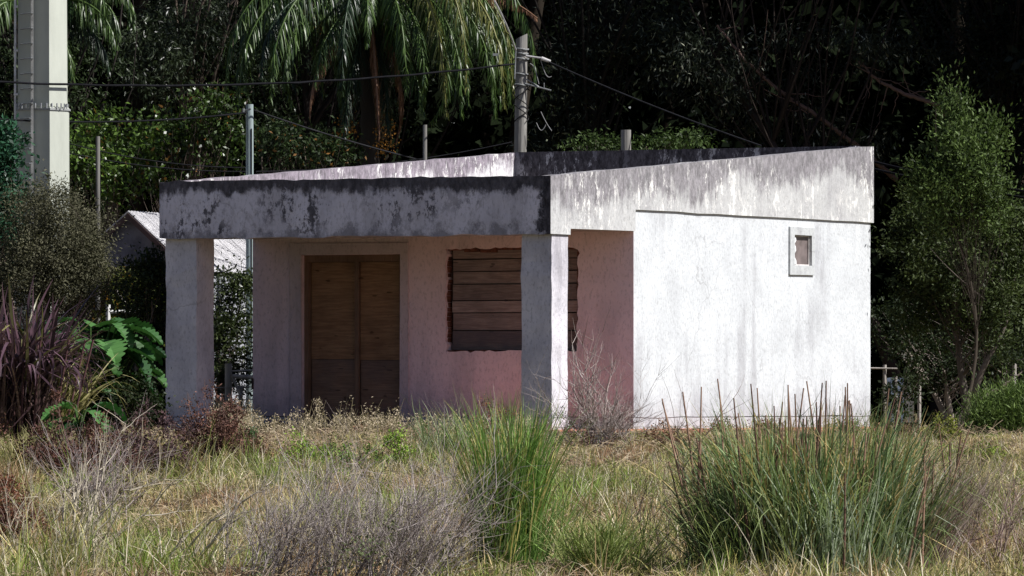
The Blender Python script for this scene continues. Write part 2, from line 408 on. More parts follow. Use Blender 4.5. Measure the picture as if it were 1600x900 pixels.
# door: plaster surround, timber jambs, four plywood sheets, batten
door = bm_obj("door", (lambda b: (bm_box(b, (DX0 + .03, YW + .16, 1.2), (DX1 - .03, YW + .18, DZ - .03)), b)[1])(bmesh.new()), m_dark, house)
bm = bmesh.new()
bm_prism(bm, [(DX0 - .17, 1.21), (DX0 - .003, 1.21), (DX0 - .003, DZ + .003), (DX1 + .003, DZ + .003), (DX1 + .003, 1.21), (DX1 + .12, 1.21), (DX1 + .12, DZ + .15), (DX0 - .17, DZ + .15)], [], P_XZ, YW - .028, YW + .05)
bm_obj("door_surround", bm, plaster("plaster_door_surround", (.62, .54, .58), (.5, .42, .44), (.3, .25, .25), .05, .2, streak=.3, low=.4), door, bevel=.008, top=lambda c: 1.0)
bm = bmesh.new(); bm_box(bm, (DX0, YW + .06, 1.2), (DX0 + .06, YW + .16, DZ)); bm_box(bm, (DX1 - .05, YW + .06, 1.2), (DX1, YW + .16, DZ)); bm_box(bm, (DX0 + .061, YW + .06, DZ - .09), (DX1 - .051, YW + .158, DZ))
bm_box(bm, (DX0 + .061, YW + .09, 1.205), (DX1 - .051, YW + .158, 1.25))
bm_obj("door_frame", bm, m_jamb, door, bevel=.004)
bm = bmesh.new(); bm_box(bm, (-4.105, YW + .085, 1.25), (-4.045, YW + .13, DZ - .09)); bm_obj("batten", bm, m_jamb, door, bevel=.004)
for x0, x1 in ((DX0 + .07, -4.108), (-4.042, DX1 - .058)):
    j = hr.normal() * .008
    bm = bmesh.new(); bm_box(bm, (x0, YW + .13, 2.10 + j), (x1, YW + .148, DZ - .095)); bm_obj("plywood_sheet", bm, m_ply, door, bevel=.002)
    bm = bmesh.new(); bm_box(bm, (x0 + .004, YW + .137, 1.252), (x1 - .003, YW + .155, 2.094 + j)); tag(bm_obj("plywood_sheet", bm, m_plyshade, door, bevel=.002), "lower plywood sheet with the porch shadow painted in")

# boarded window: brick lining, seven boards
wn_ = bm_obj("boarded_window", (lambda b: (bm_box(b, (-2.82, YW + .17, 2.15), (-.74, YW + .19, 3.6)), b)[1])(bmesh.new()), m_dark, house)
bm = bmesh.new()
for side_x in (-2.735, -.805):
    z = 2.2
    while z < 3.5:
        h = .05 + hr.random() * .03; bm_box(bm, (side_x - .03 + hr.normal() * .004, YW + .045 + abs(hr.normal()) * .012, z), (side_x + .028 + hr.normal() * .008, YW + .16, z + h)); z += h + .006
x = -2.7
while x < -.85:
    l = .2 + hr.random() * .06
    for zz in (2.155, 3.515): bm_box(bm, (x, YW + .03 + abs(hr.normal()) * .006, zz + hr.normal() * .01), (x + l, YW + .16, zz + .06 + hr.normal() * .008))
    x += l + .014
bm_obj("brick_reveal", bm, m_brick, wn_, bevel=.005)
zs = [3.525, 3.405, 3.245, 3.08, 2.865, 2.705, 2.475, 2.215]
for k in range(7):
    bm = bmesh.new(); a = hr.normal() * .004; yo = YW + .10 + (k % 3) * .006
    z1, z0 = zs[k] - .007, zs[k + 1] + .007
    vs = bm_box(bm, (-2.668 + hr.random() * .01, yo, z0), (-.845, yo + .025, z1))
    for v in vs: v.co.z += a * (v.co.x + 1.8)
    if k == 4:
        for v in vs: v.co.y -= .012
    tone = [1.0, .85, 1.05, .75, 1.25, .95, .6][k]
    mm = wood_mat("board_tone", tuple(c * tone for c in (.235, .18, .16)), tuple(c * tone for c in (.38, .31, .28)), 'x', stain=.3 + (.4 if k == 6 else 0))
    bm_obj("board", bm, mm, wn_, bevel=.003)
# small side window
sw = bm_obj("window", (lambda b: (bm_box(b, (-.045, WY0 + .01, WZ0 + .01), (-.035, WY1 - .01, WZ1 - .01)), b)[1])(bmesh.new()), None, house)
mg = M("brown_reflection_glass", .28, .6); mg.color(mg.mix(mg.mr(mg.noise(5, (1, 1, 1), 5, .6), .3, .7), (.11, .09, .085), (.22, .18, .175))); sw.data.materials.append(mg.m)  # brownish reflection painted as the base colour of the pane
bm = bmesh.new(); bm_prism(bm, rect(7.093, 3.262, 7.885, 3.905), [rect(WY0 + .004, WZ0 + .004, WY1 - .004, WZ1 - .004)], P_YZ, -.033, .028)
bm_obj("window_surround", bm, plaster("plaster_window_surround", (.50, .52, .52), (.42, .43, .44), (.3, .3, .3), .05, .2), sw, bevel=.004, top=lambda c: 1.0)
bm = bmesh.new(); bm_prism(bm, rect(WY0 + .008, WZ0 + .006, WY1 - .008, WZ1 - .006), [rect(WY0 + .05, WZ0 + .02, WY1 - .02, WZ1 - .02)], P_YZ, -.031, -.012)
bm_obj("sash", bm, plain("sash_paint", (.55, .52, .50), .6), sw, bevel=.003)
bm = bmesh.new()
prev = None
for i in range(9):
    z = WZ0 + .02 + (WZ1 - WZ0 - .05) * i / 8; o = hr.normal() * .01
    cur = [bm.verts.new((-.008, WY0 + .055, z)), bm.verts.new((-.006 + o * .3, WY0 + .10 + o * 1.6, z))]
    if prev: bm.faces.new((prev[0], prev[1], cur[1], cur[0]))
    prev = cur
bm_obj("torn_sheet", bm, plain("plastic_sheet", (.7, .72, .74), .4), sw)
# small bracket on the porch corner and two cable stubs
bm = bmesh.new(); bm_box(bm, (-5.60, YW - .012, 1.72), (-5.57, YW - .001, 1.86)); bm_obj("gate_hinge", bm, plain("rusty_iron", (.05, .035, .03), .7), house)
# electrical box-like vent pipe stub is not in the picture; roof edge lichen comes from the materials

# ------------------------------------------------------------------ shed in the background with corrugated roof
m_tin = M("corrugated_tin", .45, .4); w_ = m_tin.new("ShaderNodeTexWave", wave_type='BANDS', bands_direction='Y'); m_tin.l.new(m_tin.coord(), w_.inputs[0]); w_.inputs["Scale"].default_value = 2.4
m_tin.color(m_tin.mix(m_tin.mr(m_tin.noise(2, (3, 1, 1), 5), .3, .7), (.55, .54, .56), (.78, .77, .78))); m_tin.b.inputs["Metallic"].default_value = .0; m_tin.bump(w_.outputs["Fac"], .03)
Ys = 96.0
pk = at(205, 333, Ys); el = at(150, 388, Ys - .1); er = at(312, 424, Ys + .1)
shed = thing("shed", "low shed with dark gable end and bright corrugated tin roof behind the porch", "shed", (pk[0], Ys, HZ), math.radians(-20))
sr = math.radians(-20)
def s_(px, py):                                            # shed gable coordinates: metres across and up from the base
    q = at(px, py, Ys); return ((q[0] - pk[0]) / math.cos(sr), q[2] - HZ)
a0 = s_(160, 372); a1 = s_(205, 333); a2 = s_(302, 424)
zb = s_(200, 417)[1]
bm = bmesh.new(); bm_prism(bm, [(a0[0], zb), (a2[0] - .04, zb), (a2[0] - .04, a2[1] - .02), (a1[0], a1[1] - .05), (a0[0], a0[1] - .05)], [], P_XZ, 0, .12)
bm_obj("gable", bm, plain("dark_gable_board", (.13, .125, .15), .9, .35, 3), shed)
for c0_, c1_ in (((a2[0] - .2, .13, 0), (a2[0] - .1, .23, zb + .1)), ((a0[0] + .02, .13, 0), (a0[0] + .12, .23, zb + .1))):
    bm = bmesh.new(); bm_box(bm, c0_, c1_); bm_obj("post", bm, m_dark, shed)
bm = bmesh.new(); bm_box(bm, (a0[0] + .1, 2.5, 0), (a2[0] - .1, 2.6, zb)); bm_obj("inner_wall", bm, m_dark, shed)
Ld = 4.5
for (p, q, nm) in ((a1, a2, "roof"), (a1, a0, "roof")):
    bm = bmesh.new(); vs = []
    dx, dz = q[0] - p[0], q[1] - p[1]; L_ = math.hypot(dx, dz); nx_, nz_ = -dz / L_ * .02, dx / L_ * .02
    if nz_ < 0: nx_, nz_ = -nx_, -nz_
    n = 130; rows = []
    for i in range(n + 1):
        y = -.12 + Ld * i / n; c = .012 * math.sin(i * 2.1)
        rows.append([bm.verts.new((p[0] + nx_ * c * 50, y, p[1] + nz_ * c * 50 + .03)), bm.verts.new((q[0] + dx * .03 + nx_ * c * 50, y, q[1] + dz * .03 + nz_ * c * 50 + .03))])
    for r0, r1 in zip(rows, rows[1:]): bm.faces.new((r0[0], r0[1], r1[1], r1[0]))
    bmesh.ops.solidify(bm, geom=bm.faces[:], thickness=.006)
    bm_obj(nm, bm, m_tin.m, shed)
    bm = bmesh.new(); bm_prism(bm, [(p[0], p[1] - .09), (q[0], q[1] - .09), (q[0], q[1] + .0), (p[0], p[1] + .0)], [], P_XZ, -.13, -.10)
    bm_obj("barge_board", bm, plain("barge_timber", (.09, .055, .05), .8), shed)
bm = bmesh.new(); bm_box(bm, (a2[0] - .09, .2, 0), (a2[0] - .03, Ld - .2, a2[1] - .06)); bm_obj("side_wall", bm, plain("old_render_wall", (.30, .31, .34), .9, .4, 5), shed)

# ------------------------------------------------------------------ concrete mast with step irons (left)
mast = thing("concrete_mast", "tall pale faceted concrete mast with step irons behind the olive bush", "mast", (at(66, 300, 92)[0], 92, HZ))
m_mast = plain("pale_mast_concrete", (.42, .44, .38), .75, .13, 1.6, stretch=(1, 1, .3))
S9 = FPX / 92.0
def mast_sec(z0, z1, wl, wr, nm):
    prof = [(-.5, .25), (-.5, -.06), (-.17, -.25), (.17, -.38), (.5, -.02), (.5, .25), (.2, .5), (-.2, .5)]
    bm = bmesh.new(); R0 = []; R1 = []
    for x, y in prof:
        R0.append(bm.verts.new((x * wl, y * wl, z0))); R1.append(bm.verts.new((x * wr, y * wr, z1)))
    for i in range(8): bm.faces.new((R0[i], R0[(i + 1) % 8], R1[(i + 1) % 8], R1[i]))
    bm.faces.new(R0[::-1]); bm.faces.new(R1); return bm_obj(nm, bm, m_mast, mast, bevel=.008)
zj = at(0, 168, 92)[2] - HZ
mast_sec(-.2, zj, .75, .712, "lower_shaft"); mast_sec(zj + .004, 14.0, .672, .56, "upper_shaft")
bm = bmesh.new()
m_bolt = plain("galvanised_bolt", (.35, .36, .37), .5, metal=.6)
for i in range(28):
    bm = bmesh.new(); a = i / 28 * 2 * math.pi; bm_cyl(bm, (.345 * math.cos(a), .33 * math.sin(a) * .9 + .03, zj - .02), (.345 * math.cos(a), .33 * math.sin(a) * .9 + .03, zj + .05), .011, n=6); bm_obj("flange_bolt", bm, m_bolt, mast)
bm = bmesh.new()
prof = [(-.5, .25), (-.5, -.06), (-.17, -.25), (.17, -.38), (.5, -.02), (.5, .25), (.2, .5), (-.2, .5)]
rr = [[bm.verts.new((x * .75, y * .75, zz)) for x, y in prof] for zz in (zj - .045, zj - .018)]
for i in range(8): bm.faces.new((rr[0][i], rr[0][(i + 1) % 8], rr[1][(i + 1) % 8], rr[1][i]))
bm.faces.new(rr[0][::-1]); bm.faces.new(rr[1]); bm_obj("flange_ring", bm, plain("mast_flange", (.30, .31, .30), .7), mast)
m_iron = plain("galvanised_iron", (.24, .25, .25), .5, metal=.3)
k = 0; z = 1.2
while z < 12.5:
    bm = bmesh.new(); xw = -.34 + (.03 if z > zj else 0)
    bm_cyl(bm, (xw + .02, -.10, z), (xw + .20, -.42, z), .009, n=6); bm_cyl(bm, (xw + .20, -.42, z), (xw + .2, -.24, z), .009, n=6)
    bm_obj("step_iron", bm, m_iron, mast); z += .205
bm = bmesh.new(); bm_cyl(bm, (-.365, -.05, .5), (-.37, -.05, 13.5), .016, n=8)
for z in np.arange(1, 13, .6): bm_box(bm, (-.385, -.07, z), (-.33, -.03, z + .03))
bm_obj("conduit", bm, plain("pale_conduit", (.6, .6, .58), .5), mast)
bm = bmesh.new(); bm_box(bm, (-.135, -.30, 1.0), (-.105, -.245, 13.0)); bm_obj("cable_strip", bm, plain("grey_strip", (.25, .25, .24), .6), mast)

# ------------------------------------------------------------------ wooden utility pole and its hardware
m_pole = M("grey_pole_wood", .85, .15); pn = m_pole.noise(8, (1, 1, .06), 5, .65); m_pole.color(m_pole.mix(m_pole.mr(pn, .35, .7), (.12, .115, .105), (.30, .29, .27))); m_pole.bump(pn, .02)
m_blk = plain("black_cable_rubber", (.010, .010, .012), .9, bump=0, spec=.05)
m_grayc = plain("grey_cable", (.022, .022, .025), .8, bump=0, spec=.1)
YP = 98.5; base = at(808, 400, YP)
pole = thing("utility_pole", "grey wooden utility pole with clamps and cables rising behind the roof", "utility pole", (base[0], YP, HZ))
topz = at(815, 57, YP)[2] - HZ; tx = (815 - 808) / FPX * YP
P = Vector((0, 0, -.3)); Q = Vector((tx, 0, topz))
bm = bmesh.new(); n = 14
for i in range(n):
    a = P.lerp(Q, i / n); b = P.lerp(Q, (i + 1) / n); bm_cyl(bm, a, b, .118 - .034 * i / n, .118 - .034 * (i + 1) / n, 14, caps=(i in (0, n - 1)))
bmesh.ops.remove_doubles(bm, verts=bm.verts, dist=.0005)
for v in bm.verts:
    if v.co.z > topz - .01: v.co.z += (v.co.x - tx) * .5
bm_obj("post", bm, m_pole.m, pole)
def pz(py): return at(0, py, YP)[2] - HZ
def pxx(px): return (px - 808) / FPX * YP
for py, r in ((77, .10), (84, .095), (92, .105), (116, .095), (133, .10)):
    bm = bmesh.new(); cx_ = tx * (pz(py) / topz)
    for i in range(18):
        a0_, a1_ = i / 18 * 6.283, (i + 1) / 18 * 6.283; bm_cyl(bm, (cx_ + r * math.cos(a0_), r * math.sin(a0_), pz(py) + .01 * math.sin(a0_ * 2)), (cx_ + r * math.cos(a1_), r * math.sin(a1_), pz(py) + .01 * math.sin(a1_ * 2)), .012, n=6)
    bm_obj("clamp_band", bm, m_iron, pole)
bm = bmesh.new(); bm_cyl(bm, (pxx(822), -.09, pz(88)), (pxx(848), -.15, pz(92)), .016, n=8); bm_cyl(bm, (pxx(846), -.15, pz(92)), (pxx(860), -.17, pz(97)), .03, .022, n=10); bm_obj("insulator", bm, plain("pale_ceramic", (.42, .41, .40), .35), pole)
bm = bmesh.new(); bm_cyl(bm, (pxx(820), -.08, pz(131)), (pxx(861), -.12, pz(142)), .013, n=8); bm_cyl(bm, (pxx(822), -.08, pz(124)), (pxx(842), -.1, pz(136)), .009, n=6); bm_cyl(bm, (pxx(850), -.11, pz(130)), (pxx(850), -.11, pz(140)), .008, n=6); bm_obj("bracket", bm, m_iron, pole)
bm = bmesh.new(); bm_cyl(bm, (pxx(806), -.1, pz(76)), (pxx(804), -.12, pz(124)), .01, n=6); bm_box(bm, (pxx(770), -.14, pz(88)), (pxx(778), -.1, pz(84)))
bm_obj("conduit", bm, m_iron, pole)
t = NM()
ang = np.linspace(0, 1, 40)
for s0 in (0, 1.9):                                            # loose black lead winding down the post
    Pp = np.stack([tx * .85 + .11 * np.cos(ang * 7 + s0), -.11 * np.abs(np.sin(ang * 7 + s0)) - .01, pz(135) + (pz(190) - pz(135)) * ang], -1)[None]
    t.tubes(Pp, np.full((1, 40), .008), np.array([[.02, .02, .02]]), 5)
for (x0, y0, x1, y1, sg) in ((845, 95, 862, 120, .1), (828, 100, 842, 132, -.08), (845, 175, 862, 205, .02), (838, 192, 853, 195, .1)):
    u = np.linspace(0, 1, 14); Pp = np.stack([pxx(x0) + (pxx(x1) - pxx(x0)) * u, u * 0 - .12, pz(y0) + (pz(y1) - pz(y0)) * u - sg * np.sin(u * np.pi)], -1)[None]
    t.tubes(Pp, np.full((1, 14), .006), np.array([[.25, .25, .25]]), 5)
t.build("loose_lead", MAT['twig'], pole)

def simple_pole(px, py_top, Y, r, name, label, cat, mat, px_b=None, h_below=None, grp=None):
    tp = at(px, py_top, Y); th_ = thing(name, label, cat, (tp[0], Y, HZ), group=grp)
    dx = 0 if px_b is None else (px_b - px) / FPX * Y
    bm = bmesh.new(); hh = tp[2] - HZ
    for i in range(8): bm_cyl(bm, (dx * (1 - i / 8), 0, -.2 + (hh + .2) * i / 8), (dx * (1 - (i + 1) / 8), 0, -.2 + (hh + .2) * (i + 1) / 8), r * (1.15 - .15 * i / 8), r * (1.15 - .15 * (i + 1) / 8), 12, caps=(i in (0, 7)))
    bmesh.ops.remove_doubles(bm, verts=bm.verts, dist=.0003); bm_obj("post", bm, mat, th_); return th_, hh
m_pipe = plain("weathered_blue_grey_post", (.24, .29, .29), .7, .3, 5, stretch=(1, 1, .2))
sp, hh = simple_pole(390, 163, 96.5, .055, "service_pole", "slim blue grey service pole beside the left edge of the porch wall", "pole", m_pipe, 391)
bm = bmesh.new(); bm_cyl(bm, (-.09, -.02, hh - .10), (.02, -.05, hh - .06), .014, n=8); bm_cyl(bm, (-.085, -.02, hh - .115), (-.085, -.02, hh - .06), .022, n=8); bm_obj("insulator", bm, m_iron, sp)
bm = bmesh.new(); bm_cyl(bm, (.03, -.055, hh - .35), (.028, -.055, 1.2), .008, n=6); bm_obj("down_lead", bm, m_grayc, sp)
simple_pole(978, 203, 97, .075, "cut_post", "stout pale post stub just showing above the rear roof edge", "post", m_pole.m)
simple_pole(664, 195, 97.5, .03, "garden_post", "thin grey post in the palm's shade right of the dead frond", "post", m_pole.m, grp="thin posts behind the house")
simple_pole(153, 213, 96, .03, "garden_post", "thin pale post standing among leaves right of the concrete mast", "post", m_pole.m, grp="thin posts behind the house")

# ------------------------------------------------------------------ overhead cables
def cable(a, b, sag, r, label, mat, n=40, wob=0):
    a = np.array(a); b = np.array(b); u = np.linspace(0, 1, n)[:, None]
    Pp = a + (b - a) * u; Pp[:, 2] -= sag * 4 * (u * (1 - u))[:, 0]
    if wob: Pp[:, 2] += wob * np.sin(u[:, 0] * 60)
    q = NM(); q.tubes(Pp[None], np.full((1, n), r), np.array([[.02, .02, .02]]), 6)
    return tag(q.build("overhead_cable", mat, origin=a), label, "cable", "overhead cables")
cable(at(-120, 121, 90), at(803, 100, YP - .1), .20, .016, "thick black cable crossing the mast and running to the utility pole", m_blk, wob=.004)
cable(at(-100, 178, 90), at(385, 176, 96.4), .12, .014, "dark cable crossing below the mast flange to the slim service pole", m_blk)
cable(at(858, 97, YP - .2), at(1190, 228, 95.5), .04, .011, "single cable slanting down from utility pole to the roof's rear edge", m_grayc)
cable(at(397, 172, 96.4), at(720, 265, 99), .05, .012, "cable slanting down right from the slim service pole", m_grayc)
cable(at(766, -10, 90), at(806, 78, YP - .1), -.06, .013, "short pale cable dropping from the top edge onto the utility pole", plain("pale_cable", (.5, .5, .5), .5, bump=0))
cable(at(1340, 246, 95.5), at(1700, 310, 92), .07, .017, "upper of two black cables right of the roof corner", m_blk)
cable(at(1340, 258, 95.6), at(1700, 322, 92), .05, .017, "lower of two black cables right of the roof corner", m_blk)
cable(at(60, 210, 99), at(385, 262, 98.5), .12, .008, "upper thin wire between the mast and the slim service pole", m_grayc)
cable(at(60, 228, 99), at(385, 268, 98.5), .10, .008, "lower thin wire between the mast and the slim service pole", m_grayc)
cable(at(400, 268, 98), at(800, 222, 97.6), .10, .008, "thin wire running low under the palm fronds above the roof", m_grayc)

# ------------------------------------------------------------------ trees and shrubs
def lerpc(a, b, t): return np.asarray(a)[None] * (1 - t[:, None]) + np.asarray(b)[None] * t[:, None]

def leaf_crown(nm, rng, cc, cr, n, L, Wd, ca, cb, droop=.2, flat=.75, jit=.35, out=None, odd=None):
    N = len(cc); idx = np.repeat(np.arange(N), n)
    off = rng.normal(size=(N * n, 3)) * cr[idx][:, None] * np.array([.5, .5, .5 * flat])
    pos = cc[idx] + off
    d = rng.normal(size=(N * n, 3)) * .8 + off / (cr[idx][:, None] + 1e-6) * .6; d[:, 2] -= droop
    tcl = np.clip(rng.random(N), 0, 1)[idx] * .6 + rng.random(N * n) * .4
    col = lerpc(ca, cb, tcl) * (1 + (rng.random(N * n)[:, None] - .5) * 2 * jit)
    if odd is not None:
        w = rng.random(N * n) < odd[1]; col[w] = np.asarray(odd[0]) * (.6 + .8 * rng.random(w.sum()))[:, None]
    l = L * (.6 + .7 * rng.random(N * n)); w_ = Wd * (.7 + .6 * rng.random(N * n))
    nm.leaves(pos, d, l, w_, np.clip(col, .003, .8), rng)

def make_tree(name, label, px, Y, lobes, L=.08, Wd=.03, n=90, cr=.32, ca=(.02, .035, .012), cb=(.05, .08, .025), droop=.2, mat='leaf',
              trunk_r=.1, bark=(.14, .11, .09), lean=0.0, seed=1, cat="tree", grp=None, odd=None, stems=1, flat=.75, jit=.35, x=None, branch_only=False):
    """lobes: (photo px, py, depth offset, half width px, half height px, clumps)"""
    rng = np.random.default_rng(seed)
    bx = at(px, 0, Y)[0] if x is None else x
    root = thing(name, label, cat, (bx, Y, float(gz(Y))), group=grp); org = np.array([bx, Y, float(gz(Y))])
    s = Y / FPX
    C, R, TOP = [], [], 0
    lm = []
    for (lx, ly, dy, rx, rz, k) in lobes:
        c0 = at(lx, ly, Y) + np.array([0, dy, 0]); ex_, ez_ = rx * s, rz * s; ey_ = .5 * (ex_ + min(ex_, ez_))
        u = rng.normal(size=(k, 3)); u /= np.linalg.norm(u, axis=1, keepdims=True); rad = rng.random(k)[:, None] ** .45
        pts = c0 + u * rad * np.array([ex_, ey_, ez_]) * (1 + .12 * rng.normal(size=(k, 1)))
        pts[:, 2] = np.maximum(pts[:, 2], org[2] + .06)
        C.append(pts); R.append(cr * (.6 + .7 * rng.random(k))); lm.append((c0, k))
    C = np.concatenate(C); R = np.concatenate(R)
    top = max(c[2] for c, _ in lm); hgt = top - org[2]
    tr = NM(); tpaths = []
    for st in range(stems):
        K = 14; u = np.linspace(0, 1, K); c0 = lm[st % len(lm)][0]
        tgt = c0 - org; w = rng.normal(size=2) * .25 * min(1, hgt / 4)
        Pp = np.stack([tgt[0] * u ** 1.3 + w[0] * np.sin(u * 5) + lean * np.sin(u * np.pi), tgt[1] * u + w[1] * np.sin(u * 4), tgt[2] * u], -1)
        Pp[:, :2] += (rng.normal(size=2) * .08 * (stems > 1))[None]
        tpaths.append(Pp + org)
        tr.tubes(Pp[None], (trunk_r * (1 - .8 * u))[None], np.array([bark]), 8)
    # limbs to the clumps
    k = min(len(C), 60 if cat == 'tree' else 90); sel = rng.permutation(len(C))[:k]; K = 8; u = np.linspace(0, 1, K)
    A = []; RR = []
    for i in sel:
        tp = tpaths[rng.integers(len(tpaths))]
        zt = org[2] + (C[i, 2] - org[2]) * (.35 + .35 * rng.random()); j = np.argmin(np.abs(tp[:, 2] - zt)); st = tp[j]
        mid = (st + C[i]) / 2 + rng.normal(size=3) * .12 * np.linalg.norm(C[i] - st) + np.array([0, 0, .08])
        Pp = (1 - u)[:, None] ** 2 * st + 2 * (u * (1 - u))[:, None] * mid + (u ** 2)[:, None] * C[i]
        A.append(Pp - org); r = trunk_r * (.08 + .12 * rng.random()); RR.append(r * (1 - .8 * u))
    tr.tubes(np.array(A), np.array(RR), np.tile(np.array(bark) * .9, (k, 1)), 4)
    tr.build("trunk" if stems == 1 else "stems", MAT['bark'], root)
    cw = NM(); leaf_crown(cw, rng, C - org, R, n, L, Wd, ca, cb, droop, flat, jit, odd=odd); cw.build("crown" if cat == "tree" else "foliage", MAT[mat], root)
    return root

DK = (.014, .020, .012)
# far wood: everything behind the first trees
rng = np.random.default_rng(11); fw = NM()
NF = 1500
cc = np.stack([rng.uniform(-17, 22, NF), rng.uniform(108, 122, NF), 1 + 16 * rng.random(NF) ** .9], -1)
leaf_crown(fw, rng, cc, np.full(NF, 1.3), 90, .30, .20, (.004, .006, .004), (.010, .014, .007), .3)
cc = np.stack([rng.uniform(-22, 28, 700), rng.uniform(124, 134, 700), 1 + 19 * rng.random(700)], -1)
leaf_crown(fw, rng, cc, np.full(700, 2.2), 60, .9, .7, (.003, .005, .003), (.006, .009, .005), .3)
tk = np.stack([np.stack([np.linspace(x_, x_ + rng.normal() * 1.2, 8), np.full(8, y_), np.linspace(1, 13, 8)], -1) for x_, y_ in zip(rng.uniform(-15, 20, 40), rng.uniform(106, 114, 40))])
fw.tubes(tk, np.full((40, 8), .13), np.array([.03, .025, .02]), 6)
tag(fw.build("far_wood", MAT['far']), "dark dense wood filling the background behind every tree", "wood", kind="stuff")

# tall trees of the wood's edge
ft = dict(cat="tree", grp="tall dark trees at the wood's edge")
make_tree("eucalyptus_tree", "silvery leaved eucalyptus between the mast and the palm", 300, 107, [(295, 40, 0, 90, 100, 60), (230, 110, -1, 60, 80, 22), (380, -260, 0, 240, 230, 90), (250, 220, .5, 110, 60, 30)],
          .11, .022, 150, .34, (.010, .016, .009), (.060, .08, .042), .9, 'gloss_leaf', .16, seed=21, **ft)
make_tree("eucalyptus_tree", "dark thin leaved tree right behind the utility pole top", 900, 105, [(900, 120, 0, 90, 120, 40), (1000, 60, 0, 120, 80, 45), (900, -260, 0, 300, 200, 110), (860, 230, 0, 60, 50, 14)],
          .11, .026, 110, .38, (.006, .009, .006), (.030, .042, .026), .8, 'leaf', .2, (.02, .017, .015), odd=((.30, .33, .22), .07), seed=22, **ft)  # pale odd leaves paint bright specks of light on the crown
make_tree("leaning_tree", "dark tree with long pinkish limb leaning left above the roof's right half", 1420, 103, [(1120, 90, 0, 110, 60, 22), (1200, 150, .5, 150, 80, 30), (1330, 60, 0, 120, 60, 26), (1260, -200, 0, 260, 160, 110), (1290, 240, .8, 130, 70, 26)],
          .10, .022, 100, .36, (.007, .010, .006), (.035, .046, .028), 1.0, 'leaf', .13, (.03, .022, .018), odd=((.32, .33, .25), .07), seed=23, **ft)  # odd leaf colour stands in for highlights among the dark leaves
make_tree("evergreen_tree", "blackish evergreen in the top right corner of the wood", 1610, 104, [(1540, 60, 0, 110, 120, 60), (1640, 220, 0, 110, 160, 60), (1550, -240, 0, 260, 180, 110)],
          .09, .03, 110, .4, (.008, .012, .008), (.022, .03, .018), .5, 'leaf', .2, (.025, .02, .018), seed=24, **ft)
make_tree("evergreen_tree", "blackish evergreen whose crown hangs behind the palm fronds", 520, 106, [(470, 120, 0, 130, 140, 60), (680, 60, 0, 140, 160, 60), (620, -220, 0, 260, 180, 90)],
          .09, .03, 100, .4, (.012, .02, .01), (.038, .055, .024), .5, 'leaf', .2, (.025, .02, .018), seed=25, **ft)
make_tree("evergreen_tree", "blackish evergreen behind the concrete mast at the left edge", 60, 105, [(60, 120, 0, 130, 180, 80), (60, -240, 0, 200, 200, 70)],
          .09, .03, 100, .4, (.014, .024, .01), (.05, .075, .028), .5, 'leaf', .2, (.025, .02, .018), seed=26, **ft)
for X_, Y_, zt, sd_ in ((9.3, 102.5, 620, 27), (12.8, 101.6, 620, 28), (16.4, 102.4, 620, 29)):  # trees out of view on the right, added to shade the wood
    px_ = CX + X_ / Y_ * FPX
    make_tree("evergreen_tree", "tall unseen evergreen added beyond the right side of the shade trees to darken the wood", px_, Y_, [(px_, -100, 0, 190, 330, 110), (px_ + 30, -700, 0, 190, 400, 130), (px_, 320, 0, 160, 200, 40)],
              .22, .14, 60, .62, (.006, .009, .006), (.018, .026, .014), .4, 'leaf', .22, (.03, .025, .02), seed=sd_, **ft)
# long bare limbs seen against the dark, part of the leaning tree already; pale fallen limb on the right
def limb(name, label, pts, r, col, Y, side_twigs=10, seed=0):
    rng = np.random.default_rng(seed); Pk = np.array([at(a, b, Y + d) for a, b, d in pts]); K = 40
    tt = np.linspace(0, len(Pk) - 1, K); Pp = np.stack([np.interp(tt, np.arange(len(Pk)), Pk[:, i]) for i in range(3)], -1)
    ker = np.ones(5) / 5
    for i in range(3): Pp[2:-2, i] = np.convolve(Pp[:, i], ker, 'valid')
    Pp += rng.normal(size=Pp.shape) * .008
    q = NM(); q.tubes((Pp - Pp[0])[None], np.linspace(r, r * .35, K)[None], np.array([col]), 8)
    A = []
    for i in range(side_twigs):
        j = rng.integers(5, K - 1); e = Pp[j] + np.array([rng.normal() * .35, rng.normal() * .2, rng.normal() * .3]); u = np.linspace(0, 1, 6)[:, None]
        A.append(Pp[j] * (1 - u) + e * u + rng.normal(size=(6, 3)) * .015 - Pp[0])
    q.tubes(np.array(A), np.tile(np.linspace(r * .25, r * .08, 6), (side_twigs, 1)), np.array(col), 4)
    return q, Pp[0]
lt = [o for o in bpy.data.objects if o.name == "leaning_tree"][0]
for pts, r, sd_ in (([(1400, 280, .8), (1365, 250, .3), (1290, 190, -.5), (1215, 140, -.6), (1165, 95, -.7), (1120, 40, -.6)], .06, 1), ([(1500, 230, 0), (1470, 165, -.4), (1420, 150, -.6), (1370, 125, -.6), (1340, 95, -.5)], .06, 2)):
    q, o0 = limb("limb", "", pts, r * .8, (.13, .085, .07), 103.6, 12, sd_)
    ob = q.build("limb", MAT['bark'], None, smooth=True); ob.parent = lt; ob.location = Vector(o0) - lt.location

